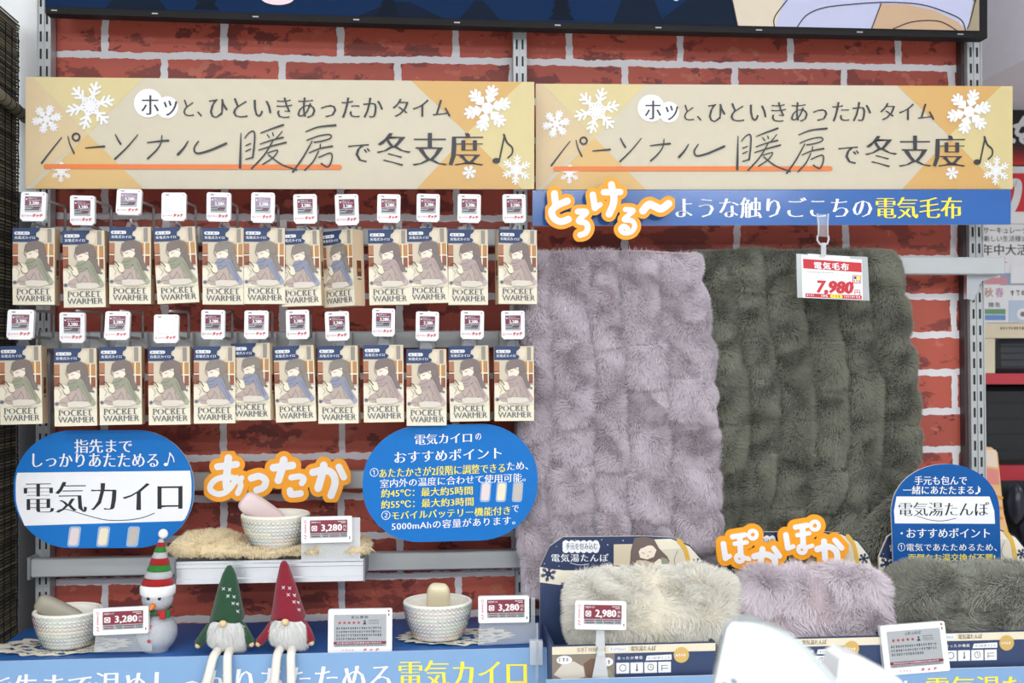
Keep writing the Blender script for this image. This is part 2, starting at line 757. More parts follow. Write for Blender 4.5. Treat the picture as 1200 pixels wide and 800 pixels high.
# ================================================================ THE SETTING
def brick_material():
    m = bpy.data.materials.new('brick_wallpaper')
    m.use_nodes = True
    nt = m.node_tree
    N, Lk = nt.nodes.new, nt.links.new
    b = nt.nodes['Principled BSDF']
    b.inputs['Roughness'].default_value = 0.55
    tc = N('ShaderNodeTexCoord')
    j = P(100, 64.5, 0)
    jx = P(123, 40, 0).x
    n1 = N('ShaderNodeTexNoise'); n1.inputs['Scale'].default_value = 55; n1.inputs['Detail'].default_value = 4
    n0 = N('ShaderNodeTexNoise'); n0.inputs['Scale'].default_value = 7
    Lk(tc.outputs['Object'], n1.inputs['Vector']); Lk(tc.outputs['Object'], n0.inputs['Vector'])
    def vec(op, a, bb):
        v = N('ShaderNodeVectorMath'); v.operation = op
        for k, q in enumerate((a, bb)):
            if isinstance(q, tuple): v.inputs[k].default_value = q
            else: Lk(q, v.inputs[k])
        return v.outputs[0]
    d1 = vec('MULTIPLY', vec('SUBTRACT', n1.outputs['Color'], (0.5, 0.5, 0.5)), (0.010, 0, 0.010))
    d0 = vec('MULTIPLY', vec('SUBTRACT', n0.outputs['Color'], (0.5, 0.5, 0.5)), (0.012, 0, 0.008))
    p = vec('ADD', vec('ADD', tc.outputs['Object'], d1), d0)
    p = vec('SUBTRACT', p, (jx - 0.1108, 0, j.z))
    sep = N('ShaderNodeSeparateXYZ'); Lk(p, sep.inputs[0])
    comb = N('ShaderNodeCombineXYZ'); Lk(sep.outputs['X'], comb.inputs['X']); Lk(sep.outputs['Z'], comb.inputs['Y'])
    br = N('ShaderNodeTexBrick')
    br.inputs['Scale'].default_value = 1
    br.inputs['Brick Width'].default_value = 0.2216
    br.inputs['Row Height'].default_value = 0.0765
    br.inputs['Mortar Size'].default_value = 0.0066
    br.inputs['Mortar Smooth'].default_value = 0
    br.inputs['Bias'].default_value = 0
    br.inputs['Color1'].default_value = rgb((188, 86, 68))
    br.inputs['Color2'].default_value = rgb((168, 76, 61))
    br.inputs['Mortar'].default_value = rgb((206, 202, 204))
    Lk(comb.outputs[0], br.inputs['Vector'])
    # printed dark and pale blotches with hard edges
    def blotch(scale, lo, hi, stretch=(1, 1, 1.8)):
        mp = N('ShaderNodeMapping'); mp.inputs['Scale'].default_value = stretch
        Lk(tc.outputs['Object'], mp.inputs[0])
        n = N('ShaderNodeTexNoise'); n.inputs['Scale'].default_value = scale; n.inputs['Detail'].default_value = 6; n.inputs['Roughness'].default_value = 0.62
        Lk(mp.outputs[0], n.inputs['Vector'])
        r = N('ShaderNodeValToRGB'); r.color_ramp.elements[0].position = lo; r.color_ramp.elements[1].position = hi
        Lk(n.outputs['Fac'], r.inputs[0])
        return r.outputs[0]
    def mix(f, a, c, blend='MIX'):
        x = N('ShaderNodeMix'); x.data_type = 'RGBA'; x.blend_type = blend
        Lk(f, x.inputs[0]); Lk(a, x.inputs[6]); x.inputs[7].default_value = rgb(c)
        return x.outputs[2]
    c = mix(blotch(9, 0.54, 0.56), br.outputs['Color'], (132, 56, 47))
    c = mix(blotch(14, 0.585, 0.60), c, (118, 48, 42))
    c = mix(blotch(17, 0.60, 0.62, (1, 1, 1.4)), c, (186, 102, 80))
    x = N('ShaderNodeMix'); x.data_type = 'RGBA'
    Lk(br.outputs['Fac'], x.inputs[0]); Lk(c, x.inputs[6]); x.inputs[7].default_value = rgb((222, 220, 224))
    Lk(x.outputs[2], b.inputs['Base Color'])
    return m


def build_setting():
    mb = MB()
    a, b_ = P(62, 400, 0).x, P(1128, 400, 0).x
    mb.box((a, 0, 0.3), (b_, 0.03, 2.45), brick_material())
    o = mb.build('wall_back')
    struct(o, 'red brick patterned wall panel behind the whole display', 'wall')
    # dark side strips of the panel
    for nm, x0, x1 in (('trim_1', P(60, 400, 0).x, P(66, 400, 0).x), ('trim_2', P(1124, 400, 0).x, P(1132, 400, 0).x)):
        mb = MB()
        mb.box((x0, -0.022, 0.3), (x1, -0.0005, 2.44), mat('panel_edge', (66, 52, 54), 0.5))
        struct(mb.build(nm), 'dark vertical edge strip beside the brick panel', 'trim')
    # left: pale end panel, its lower part dark grey
    mb = MB()
    x0, x1 = P(2, 100, 0.06).x, P(50, 100, 0.06).x
    zs = P(30, 225, 0.06).z
    mb.box((x0 - 0.25, 0.06, zs), (x1, 0.09, 2.6), mat('end_panel_white', (246, 249, 250), 0.5))
    mb.box((x0 - 0.25, 0.062, 0.2), (x1, 0.088, zs), mat('end_panel_grey', (70, 70, 74), 0.6))
    struct(mb.build('wall_left'), 'pale end panel beside the bamboo blind, dark grey lower down', 'wall')
    mb = MB()
    mb.box((-4.2, -8.5, 2.9), (5.5, 6.5, 2.95), mat('ceiling_white', (222, 224, 226), 0.8))
    struct(mb.build('ceiling'), 'pale shop ceiling', 'ceiling')
    mb = MB()
    mb.box((-4.2, -8.5, -0.05), (5.5, 6.5, 0.0), mat('floor_tile', (196, 192, 186), 0.4))
    struct(mb.build('floor'), 'pale shop floor', 'floor')
    # ceiling grid far behind, upper right
    g = mat('grid_grey', (150, 150, 148), 0.6)
    dk = mat('grid_dark', (70, 70, 68), 0.8)
    mb = MB()
    for k in range(9):
        y = 2.2 + k * 0.42
        mb.box((1.2, y, 2.80), (4.8, y + 0.10, 2.86), g)
        mb.box((1.2, y + 0.14, 2.86), (4.8, y + 0.34, 2.895), dk)
    for k in range(6):
        x = 1.4 + k * 0.6
        mb.box((x, 2.0, 2.79), (x + 0.07, 5.9, 2.83), mat('grid_pale', (214, 214, 212), 0.6))
    struct(mb.build('trim_3'), 'slatted grey ceiling grid far behind the right end', 'trim')
    # bulkhead: a pale box hanging in the upper right
    q0 = P(1146, 97, 0.35)
    mb = MB()
    mb.box((q0.x, -0.9, q0.z), (q0.x + 0.9, 0.9, 2.9), mat('bulkhead', (222, 220, 230), 0.6))
    struct(mb.build('wall_right'), 'pale lavender bulkhead hanging at the upper right', 'wall')


build_setting()


# ================================================================ SHELVING
def upright(px_top, px_bot, label):
    """Slotted steel upright."""
    x0 = P(px_top[0], 300, -0.02).x
    x1 = P(px_top[1], 300, -0.02).x
    mb = MB()
    y0, y1 = -0.032, -0.004
    w = x1 - x0
    z0, z1 = 0.3, 2.42
    s, d = MATS['steel_white'], MATS['slot_dark']
    mb.box((x0, y0, z0), (x1, y1, z1), s)
    # folded lips down both sides and the middle
    for k in (0.0, 0.46, 0.92):
        mb.box((x0 + w * k, y0 - 0.0025, z0), (x0 + w * (k + 0.08), y0, z1), s)
    F = Face(mb, lambda a, b: Vector((a, y0, b)))
    z = z0 + 0.02
    while z < z1 - 0.03:
        for k in (0.20, 0.64):
            F.rect(x0 + w * k, z, x0 + w * (k + 0.14), z + 0.019, d, 1)
        z += 0.0325
    o = mb.build('shelf_upright')
    tag(o, label, 'upright', 'slotted steel uprights')
    return o


upright((45.5, 62), None, 'slotted steel upright at the left edge of the brick panel')
upright((602, 617.5), None, 'slotted steel upright in the middle between the two beige banners')
upright((1132, 1149), None, 'slotted steel upright at the right end beside the green blanket')


def crossbar(xa, xb, y0, y1, Y, label, ends=False, thick=0.018, m='steel_white'):
    a, b = P(xa, y0, Y), P(xb, y0, Y)
    zc0 = (P(xa, y0, Y).z + P(xb, y0, Y).z) / 2
    h = (y1 - y0) * mpp(Y)
    mb = MB()
    mb.box((a.x, Y, a.z - h), (b.x, Y + thick, a.z), MATS[m], 0.002)
    root = mb.build('crossbar')
    tag(root, label, 'crossbar')
    if ends:
        e = MB()
        for x, sx in ((a.x, -1), (b.x, 1)):
            w = 0.006
            e.box((x + (0 if sx > 0 else -w), Y - 0.003, a.z - h - 0.004), (x + (w if sx > 0 else 0), Y + thick + 0.03, a.z + 0.004), MATS['steel'], 0.001)
            e.box((x - 0.012 * (sx > 0), Y + thick, a.z - h * 0.8), (x + 0.012 * (sx < 0) + 0.004, -0.03, a.z - h * 0.2), MATS['steel'])
        e.build('end_bracket', root)
    return root


crossbar(46, 622, 266, 286, -0.05, 'pale steel hook bar behind the upper row of cartons', True)
crossbar(46, 622, 389, 409, -0.05, 'grey steel hook bar behind the lower row of cartons', True)
crossbar(46, 622, 556, 577, -0.05, 'pale steel bar behind the two oval blue signs', True)
crossbar(36, 620, 655, 676, -0.075, 'wide steel rail carrying the small shelf above the gnomes', True, 0.022)
crossbar(640, 1178, 300, 321, -0.085, 'pale bar the two fur blankets hang over', False, 0.02, 'steel_white')


def blanket_bracket():
    p = P(1140, 330, -0.05)
    mb = MB()
    q = [(1133, 321), (1176, 321), (1150, 330), (1141, 352), (1133, 350)]
    F = Face(mb, lambda a, b: P(a, b, -0.06))
    F.slab(q, 0.012, MATS['steel'], MATS['steel'])
    tag(mb.build('bar_bracket'), 'triangular steel bracket under the right end of the blanket bar', 'bracket')


blanket_bracket()


# ================================================================ BEIGE BANNERS
def banner_board(name, x0, x1, ytl, ytr, ybl, ybr, Y, label):
    root = P(x0, ybl, Y)
    o = empty(name, root)
    tag(o, label, 'sign', 'beige winter banners')
    base = local(Y, root)

    def fn(a, b):
        u = (a - 30) / 596
        t = ytl + (ytr - ytl) * u
        bt = ybl + (ybr - ybl) * u
        v = (b - (90 + 6 * u)) / (131.5 - 5.5 * u)
        return base(x0 + (x1 - x0) * u, t + (bt - t) * v)
    M = MATS
    mb = MB()
    F = Face(mb, fn)
    F.slab([(30, 90), (30, 221.5), (626, 221.5), (626, 96)], 0.005, M['sign_beige'], M['sign_edge'])
    # printed triangles, left
    F.poly([(30, 90.2), (30, 221.5), (58, 195), (103, 158), (38, 91)], M['sign_peach'], 1)
    F.poly([(38, 90.3), (103, 157), (168, 91.4)], M['sign_yellow'], 1)
    F.poly([(103, 157.5), (38, 221.4), (168, 221.4)], M['sign_amber'], 2)
    # right
    F.poly([(482, 94.6), (547, 156), (612, 95.9)], M['sign_gold'], 1)
    F.poly([(626, 96), (612, 95.9), (547, 156), (590, 200), (612, 221.4), (626, 221.4)], M['sign_yellow'], 1)
    F.poly([(534, 172), (488, 221.4), (612, 221.4), (565, 174), (547, 160)], M['sign_gold'], 1)
    # pale puffs of breath behind the first word
    F.disc(174, 121, 17, M['print_white'], 3, 24)
    F.disc(196, 126, 13, M['print_white'], 3, 24)
    mb.build('board', o)
    mb = MB()
    F = Face(mb, fn)
    F.line([(54, 195.6), (398, 196)], 5.6, M['underline_orange'], 5, smooth=False)
    mb.build('underline', o)
    for a, b, r, k, t in ((106, 124, 28, 0, 0.25), (55, 140, 17, 1, 0.2), (72, 202, 12, 0, 0.5), (571, 127, 27, 1, 0.25), (605, 199, 17, 0, 0.45), (550, 202, 8, 1, 0.2)):
        mb = MB()
        F = Face(mb, fn)
        F.flake(a, b, r, M['print_white'], 4, k, t)
        mb.build('snowflake', o)
    mb = MB()
    F = Face(mb, fn)
    ink = M['print_ink']
    F.text('ホッ', ink, 166, 112, 208, 136, 5, 0.008, -0.014)
    F.text('と、', ink, 215, 117, 237, 137, 5, 0.008, -0.014)
    F.text('ひといきあったか', ink, 245, 114.5, 449, 138.5, 5, 0.008, -0.016)
    F.text('タイム', ink, 460, 116, 528, 137, 5, 0.008, -0.016)
    F.text('で', ink, 408, 169, 434, 190.5, 5, 0.012, -0.016)
    F.text('冬支度', ink, 441, 156, 567, 194.5, 5, 0.026, -0.026)
    # note
    F.disc(581.5, 188.5, 4.6, ink, 5, 14, 3.4)
    F.line([(585, 188), (591, 160)], 2.0, ink, 5)
    F.line([(590.5, 158), (594, 167), (600, 173), (600, 180), (595, 185)], 2.5, ink, 5, 1.6)
    # brush-written words
    A = lambda p: [(40 + x / 6, 150 + y / 6) for x, y in p]
    B = lambda p: [(230 + x / 6, 140 + y / 6) for x, y in p]
    for p, w, w2 in (
            ([(195, 70), (125, 158), (55, 250)], 7, 13), ([(240, 62), (255, 120), (283, 180)], 6, 13), ([(365, 143), (430, 137), (495, 132)], 8, 15),
            ([(573, 48), (590, 82), (610, 115)], 8, 15), ([(730, 50), (655, 138), (570, 220)], 7, 13), ([(797, 105), (870, 96), (945, 90)], 8, 15),
            ([(900, 55), (892, 110), (858, 162), (800, 217)], 7, 13), ([(1083, 95), (1056, 140), (1013, 188)], 8, 19)):
        F.line(A(p), w / 6, ink, 6, w2 / 6)
    F.ring(89.5, 161.0, 4.2, 2.1, ink, 6)
    F.line([(232.8, 166), (227.8, 174), (231, 180), (245, 177), (265.3, 168.5)], 1.6, ink, 6, 2.8)
    for p, w, w2 in (
            ([(315, 97), (312, 215), (309, 340)], 6, 20), ([(342, 133), (368, 100), (398, 84), (412, 105), (408, 190), (398, 270)], 8, 13),
            ([(350, 185), (383, 172)], 9, 9), ([(350, 225), (383, 210)], 9, 9), ([(350, 282), (400, 268)], 9, 10),
            ([(455, 97), (530, 68), (612, 40)], 8, 15), ([(500, 108), (515, 128)], 8, 9), ([(537, 95), (543, 115)], 8, 9), ([(605, 85), (583, 112), (556, 142)], 7, 9),
            ([(450, 175), (530, 148), (612, 128)], 8, 12), ([(440, 217), (535, 188), (632, 163)], 8, 13), ([(540, 150), (480, 250), (390, 348)], 8, 13),
            ([(500, 238), (573, 218), (542, 268), (468, 318)], 8, 10), ([(508, 250), (600, 318), (705, 356)], 9, 13),
            ([(770, 88), (860, 55), (980, 42)], 8, 15), ([(780, 148), (860, 118), (938, 108), (946, 132), (890, 152), (830, 162)], 9, 10),
            ([(815, 155), (752, 268), (680, 370)], 9, 14), ([(873, 175), (872, 205)], 8, 9), ([(795, 236), (870, 206), (957, 190)], 8, 13),
            ([(860, 225), (822, 298), (765, 358)], 9, 12), ([(862, 268), (940, 238), (956, 262), (945, 310), (922, 336), (880, 312)], 9, 12)):
        F.line(B(p), w / 6, ink, 6, w2 / 6)
    mb.build('lettering', o)
    return o


banner_board('banner_board', 30, 626, 90, 96, 221, 222, -0.15, 'long beige snowflake banner above the hanging cartons')
banner_board('banner_board', 628, 1186.5, 98, 101, 222.5, 222, -0.115, 'long beige snowflake banner above the blue strip and blankets')


# ================================================================ BLUE STRIP OVER THE BLANKETS
def blue_strip():
    Y = -0.125
    root = P(624, 264, Y)
    mb = MB()
    F = Face(mb, local(Y, root))
    F.slab([(624, 223), (624, 264.5), (1184.5, 263), (1184.5, 222)], 0.003, mat('strip_blue', (44, 98, 172), 0.16, coat=0.6, var=0.10, scale=14), MATS['sign_edge'])
    o = mb.build('strip_sign', None, root)
    tag(o, 'long blue strip sign with white and yellow lettering below the right beige banner', 'sign')
    mb = MB()
    F = Face(mb, local(Y, root))
    F.text('ような触りごこちの', MATS['print_white'], 791, 231.5, 1022, 255.5, 2, 0.032, -0.02)
    F.text('電気毛布', MATS['print_yellow'], 1026, 231, 1127, 256, 2, 0.034, -0.016)
    mb.build('lettering', o)


blue_strip()


# ================================================================ OVAL SIGNS
def oval_outline(x0, x1, yt, yb, r, slope=0.0, bulge=3):
    pts = round_rect(x0, yt, x1, yb, r, 14)
    ym = (yt + yb) / 2
    cx = (x0 + x1) / 2
    out = []
    for a, b in pts:
        k = max(0, 1 - ((b - ym) / ((yb - yt) / 2)) ** 2)
        out.append((a + (bulge * k if a > cx else -bulge * k), b + slope * (a - cx)))
    return out


def clip_band(pts, y0, y1):
    """Part of an outline between two heights, for outlines convex in b."""
    ys = [y0 + (y1 - y0) * k / 12 for k in range(13)]
    L, Rr = [], []
    n = len(pts)
    for y in ys:
        xs = []
        for i in range(n):
            (xa, ya), (xb, yb) = pts[i], pts[(i + 1) % n]
            if (ya - y) * (yb - y) <= 0 and ya != yb:
                xs.append(xa + (xb - xa) * (y - ya) / (yb - ya))
        L.append((min(xs), y))
        Rr.append((max(xs), y))
    return L + Rr[::-1]


def pill_picture(F, cx, cy, m, layer=2, tilt=2.5, w=10, h=20):
    q = round_rect(cx - w / 2, cy - h / 2, cx + w / 2, cy + h / 2, 3, 4)
    F.poly([(a - (b - cy) / h * tilt, b) for a, b in q], m, layer)


def left_oval():
    Y = -0.14
    root = P(124, 642, Y)
    o = empty('oval_sign', root)
    tag(o, 'oval blue sign with white middle band and black lettering above the snowman', 'sign')
    mb = MB()
    F = Face(mb, local(Y, root))
    out = oval_outline(19, 224, 504, 642, 64, -0.004, 3)
    F.slab(out, 0.005, MATS['print_blue'], MATS['sign_edge'])
    inner = oval_outline(21.5, 221.5, 504, 642, 62, -0.004, 3)
    band = clip_band(inner, 552.5, 613)
    band = [(a, b + (-0.012 if b < 560 else -0.03) * (a - 120) * (1 if b < 556 or b > 608 else 0)) for a, b in band]
    F.poly(band, MATS['print_white'], 1)
    mb.build('board', o)
    mb = MB()
    F = Face(mb, local(Y, root))
    W = MATS['print_white']
    F.text('指先まで', W, 87, 514.5, 155, 530.5, 2, 0.028, -0.014)
    F.text('しっかりあたためる', W, 38, 531, 186, 547, 2, 0.026, -0.014)
    F.disc(194.5, 544, 2.6, W, 2, 10, 2)
    F.line([(196.4, 544), (199.5, 531)], 1.2, W, 2)
    F.line([(199, 530.5), (203, 536), (204, 541)], 1.6, W, 2, 1.0)
    F.text('電気カイロ', MATS['print_black'], 28, 565, 214, 601, 2, 0.026, -0.026, -0.012)
    F.line([(66, 600), (70, 597), (80, 597), (100, 603), (125, 609), (150, 609), (168, 606), (181, 601)], 0.8, MATS['print_black'], 2, 0.9)
    mb.build('lettering', o)
    for cx, m in ((87, mat('pill_pink', (224, 208, 208), 0.5)), (121, mat('pill_cream', (232, 222, 194), 0.5)), (156, mat('pill_taupe', (190, 184, 174), 0.5))):
        mb = MB()
        F = Face(mb, local(Y, root))
        pill_picture(F, cx, 628.5, mat('pill_halo', (150, 178, 214), 0.5), 1, 3, 14, 24)
        pill_picture(F, cx, 628.5, m, 2, 3, 10, 20)
        mb.build('product_picture', o)


left_oval()


def right_oval():
    Y = -0.176
    root = P(527, 636, Y)
    o = empty('oval_sign', root)
    tag(o, 'oval blue sign covered in white and yellow lines of text beside the purple blanket', 'sign')
    mb = MB()
    F = Face(mb, local(Y, root))
    F.slab(oval_outline(428, 627, 497.5, 634, 64, -0.025, 3), 0.005, MATS['print_blue'], MATS['sign_edge'])
    mb.build('board', o)
    mb = MB()
    F = Face(mb, local(Y, root))
    W, Yl = MATS['print_white'], MATS['print_yellow']
    sl = -0.045
    F.text('電気カイロ', W, 486, 509, 553, 521.5, 2, 0.028, -0.014, sl)
    F.text('の', W, 557, 507.5, 564, 515.5, 2, 0.028, -0.014, sl)
    F.text('おすすめポイント', W, 462, 529, 588, 542.5, 2, 0.028, -0.014, sl)
    F.text('①', W, 433.5, 548.5, 443.5, 558.5, 2, 0.004, 0.0, sl)
    F.text('あたたかさが2段階に調整できる', Yl, 444.5, 549, 592, 560, 2, 0.022, -0.010, -0.045)
    F.text('ため、', W, 594, 541.5, 619, 551, 2, 0.022, -0.010, sl)
    F.text('室内外の温度に合わせて使用可能。', W, 445.5, 561.5, 616, 571.5, 2, 0.022, -0.010, sl)
    F.text('約45℃：最大約5時間', Yl, 446.5, 573, 554, 583, 2, 0.02, -0.004, -0.035)
    F.text('約55℃：最大約3時間', Yl, 446.5, 586, 555, 596, 2, 0.02, -0.004, -0.035)
    F.text('②', W, 447, 598.5, 457.5, 609, 2, 0.004, 0.0, sl)
    F.text('モバイルバッテリー機能付き', Yl, 459, 599, 598, 609, 2, 0.022, -0.010, sl)
    F.text('で', W, 600, 592, 608, 600, 2, 0.022, -0.010, sl)
    F.text('5000mAhの容量があります。', W, 459, 611.5, 604, 621.5, 2, 0.018, -0.004, -0.05)
    mb.build('lettering', o)
    for cx, m in ((569, MATS['pill_pink']), (587.5, MATS['pill_cream']), (606.5, MATS['pill_taupe'])):
        mb = MB()
        F = Face(mb, local(Y, root))
        pill_picture(F, cx, 576, MATS['pill_halo'], 1, 2, 12, 24)
        pill_picture(F, cx, 576, m, 2, 2, 9, 20)
        mb.build('product_picture', o)


right_oval()


def arch_sign():
    Y = -0.222
    root = P(1110, 680, Y)
    o = empty('arch_sign', root)
    tag(o, 'arched blue sign with white band standing behind the green fur cushion', 'sign')
    mb = MB()
    F = Face(mb, local(Y, root))
    top = []
    for k in range(31):
        a = PI * k / 30
        top.append((1109 + 64.5 * math.cos(a) * (1.0 if math.cos(a) < 0 else 0.97), 601 - 57.5 * math.sin(a) ** 0.92 - (4 if math.cos(a) > 0 else 0) * 0))
    out = top + [(1048, 690), (1174, 690)]
    out = [(a + (0 if b > 640 else 0), b) for a, b in out]
    F.slab(out, 0.004, MATS['print_deep_blue'], MATS['sign_edge'])
    F.poly([(1050.5, 581.5), (1047.5, 598), (1048.5, 613), (1166, 613.5), (1165, 598), (1159.5, 581.5)], MATS['print_white'], 1)
    mb.build('board', o)
    mb = MB()
    F = Face(mb, local(Y, root))
    W, Yl = MATS['print_white'], MATS['print_yellow']
    F.text('手元も包んで', W, 1071.5, 557.5, 1133, 568, 2, 0.02, -0.004)
    F.text('一緒にあたたまる', W, 1058, 569, 1141, 579, 2, 0.02, -0.004)
    F.text('♪', W, 1142.5, 569, 1149.5, 579, 2, 0.0, 0.0)
    F.text('電気湯たんぽ', MATS['print_black'], 1053, 588, 1159, 604.5, 2, 0.016, -0.024)
    F.line([(1075, 604.5), (1090, 609), (1105, 610), (1120, 607)], 0.6, MATS['print_black'], 2, 0.7)
    F.disc(1056.5, 624.5, 1.3, W, 2, 10)
    F.text('おすすめポイント', W, 1062, 618.5, 1160, 630, 2, 0.025, -0.004)
    F.text('①', W, 1052, 636, 1060.5, 645.5, 2, 0.004, 0.0)
    F.text('電気であたためるため、', W, 1062, 636.5, 1168, 645.5, 2, 0.02, -0.004)
    F.text('面倒なお湯交換が不要!', Yl, 1064, 648.5, 1166, 657.5, 2, 0.025, -0.002)
    mb.build('lettering', o)


# ================================================================ ORANGE CUT-OUT WORDS
def ringpts(cx, cy, r, n=10):
    return [(cx + r * math.cos(2 * PI * k / n), cy + r * math.sin(2 * PI * k / n)) for k in range(n + 1)]


cutout('cutout_sign', [
    ([(178, 192), (186, 268)], 21), ([(268, 244), (195, 276), (158, 318), (178, 368), (225, 388), (275, 372)], 21),
    ([(342, 318), (402, 322), (348, 382), (398, 398), (412, 432), (395, 468), (358, 482)], 17),
    ([(448, 200), (462, 292)], 19), ([(462, 296), (500, 268)], 14), ([(526, 182), (640, 180)], 19), ([(578, 128), (596, 215), (588, 275), (562, 335)], 21),
    ([(676, 303), (732, 312), (668, 372), (722, 382), (742, 420), (718, 460), (668, 468), (642, 442), (664, 420), (692, 436)], 14),
    ([(800, 312), (842, 268), (888, 284), (930, 298), (980, 262)], 23)],
    lambda x, y: (620 + x / 6, 195 + y / 6), -0.15, (700, 280), 32, 'orange cut-out word with wavy tail over the blue strip above purple blanket')
cutout('cutout_sign', [
    ([(158, 200), (298, 182)], 22), ([(238, 136), (228, 250), (222, 300), (226, 350)], 25),
    ([(300, 282), (262, 345), (215, 390), (160, 402), (108, 375), (108, 335), (152, 292), (240, 275), (305, 298), (330, 338), (308, 395)], 18),
    ([(338, 282), (325, 305)], 15),
    ([(408, 285), (470, 270), (514, 302), (498, 352), (448, 372)], 22),
    ([(572, 208), (712, 190)], 25), ([(648, 150), (632, 222), (608, 300)], 25), ([(704, 280), (768, 272), (796, 290), (782, 322)], 19), ([(694, 376), (704, 404), (772, 398)], 21),
    ([(864, 242), (950, 226), (1008, 252), (1028, 320), (998, 412)], 24), ([(944, 190), (928, 270), (902, 358)], 25), ([(1056, 202), (1092, 276)], 22)],
    lambda x, y: (230 + x / 6.316, 515 + y / 6.316), -0.095, (325, 610), 40, 'orange cut-out word on the bricks between the two oval blue signs')
cutout('cutout_sign', [
    ([(150, 280), (166, 392)], 19), ([(168, 396), (200, 375)], 14), ([(222, 225), (315, 210)], 17), ([(238, 280), (332, 268)], 14), ([(278, 222), (286, 372)], 19),
    (ringpts(277, 392, 28), 13), ([(300, 385), (350, 398)], 14), (ringpts(380, 208, 31), 12),
    ([(392, 378), (480, 362), (545, 392), (555, 440)], 21), ([(455, 322), (440, 430)], 20), ([(545, 315), (588, 375)], 18),
    ([(638, 210), (654, 312)], 19), ([(656, 316), (696, 300)], 14), ([(712, 150), (805, 135)], 17), ([(728, 212), (820, 197)], 14), ([(768, 150), (774, 300)], 19),
    (ringpts(765, 322, 29), 13), ([(785, 312), (845, 295)], 13), (ringpts(865, 138, 32), 12),
    ([(884, 322), (975, 302), (1034, 345), (1040, 440)], 21), ([(936, 260), (945, 400)], 20), ([(1022, 252), (1074, 312)], 18)],
    lambda x, y: (825 + x / 6.667, 595 + y / 6.667), -0.222, (920, 670), 43, 'orange cut-out word rising behind the lilac fur cushion')
arch_sign()


# ================================================================ FRAMED BANNER OVERHEAD
def framed_banner():
    Y = -0.085
    root = P(606, 30, Y)
    o = empty('framed_poster', root)
    tag(o, 'black framed dark blue poster cropped at the top of the picture', 'poster')
    fn = local(Y, root)
    k = (44.5 - 15.5) / (1157 - 53)

    def sl(a, b):          # frame coordinates: b = 0 at the frame's lower edge, negative upwards
        return fn(a, 15.5 + (a - 53) * k + b + 2.0 * math.sin(max(0, min(1, (a - 53) / 1104)) * PI))
    xs = [53 + 1104 * i / 24 for i in range(25)]
    H = -330
    mb = MB()
    F = Face(mb, sl)
    F.slab([(x, H) for x in xs[::-1]] + [(x, 0) for x in xs], 0.03, MATS['black_plastic'], MATS['black_plastic'])
    for x in range(60, 1150, 118):
        F.rect(x, -4.5, x + 7, -3, mat('frame_clip', (150, 152, 156), 0.4, metal=0.6), 1)
    mb.build('frame', o)
    mb = MB()
    F = Face(mb, sl)
    F.poly([(x, H + 10) for x in xs[::-1]] + [(x, -8) for x in xs[:-1]] + [(1148, -8), (1148, H + 10)], mat('poster_blue', (7, 38, 76), 0.8, spec=0.2, var=0.06, scale=9), 1)
    d = mat('poster_night', (9, 26, 46), 0.8, spec=0.2)
    for cx, w, h in ((160, 36, 40), (562, 24, 22), (748, 30, 60), (470, 50, 18), (838, 70, 44)):
        F.poly([(cx - w, -8), (cx + w, -8), (cx + w * 0.2, -8 - h), (cx - w * 0.2, -8 - h)], d, 2)
    tr = mat('poster_tree', (8, 20, 36), 0.8, spec=0.2)
    for cx, h in ((242, 44), (455, 30), (658, 46)):
        for j in range(5):
            y = -10 - j * h / 5
            w = (5 - j) * 3.1
            F.poly([(cx - w, y), (cx + w, y), (cx, y - h / 2.6)], tr, 3 + j * 0.2)
    gl = mat('poster_glow', (240, 214, 220), 0.6)
    F.disc(325, -27, 20, gl, 3, 24, 9)
    F.disc(792, -39, 4, mat('poster_flake', (170, 196, 226), 0.6), 3, 8)
    # folds of clothing at the right
    sk = mat('poster_cream', (204, 192, 172), 0.6)
    lv = mat('poster_lilac', (176, 180, 208), 0.6)
    tn = mat('poster_tan', (184, 154, 124), 0.6)
    ln = mat('poster_line', (40, 26, 24), 0.6)
    top = -60
    F.poly([(852, top), (864, -8), (908, -8), (925, top)], sk, 4)
    F.poly([(925, top), (908, -8), (1147, -8), (1147, top)], lv, 4)
    F.poly([(1032, -37), (1021, -8), (1132, -8), (1122, -18), (1094, -31), (1062, -37)], tn, 5)
    F.poly([(1144, -62), (1134, -10), (1132, -8), (1147, -8), (1147, -62)], mat('poster_olive', (150, 138, 112), 0.6), 5)
    for p in ([(853, top), (864, -8)], [(926, -44), (908, -20), (907, -8)], [(934, -8), (945, -22), (965, -31), (1000, -36), (1040, -39), (1080, -37), (1110, -28), (1126, -20), (1131, -8)],
              [(1032, -37), (1021, -8)], [(1046, -8), (1070, -17), (1100, -18), (1120, -8)], [(1143, -45), (1136, -18), (1133, -10)], [(1122, -60), (1143, -42)]):
        F.line(p, 1.3, ln, 6)
    mb.build('print', o)


framed_banner()
# ================================================================ HOOKS, PRICE TAGS AND CARTONS
TAG_W, TAG_H = 0.0425, 0.0495
BOX_W, BOX_H, BOX_D = 0.0700, 0.1355, 0.028


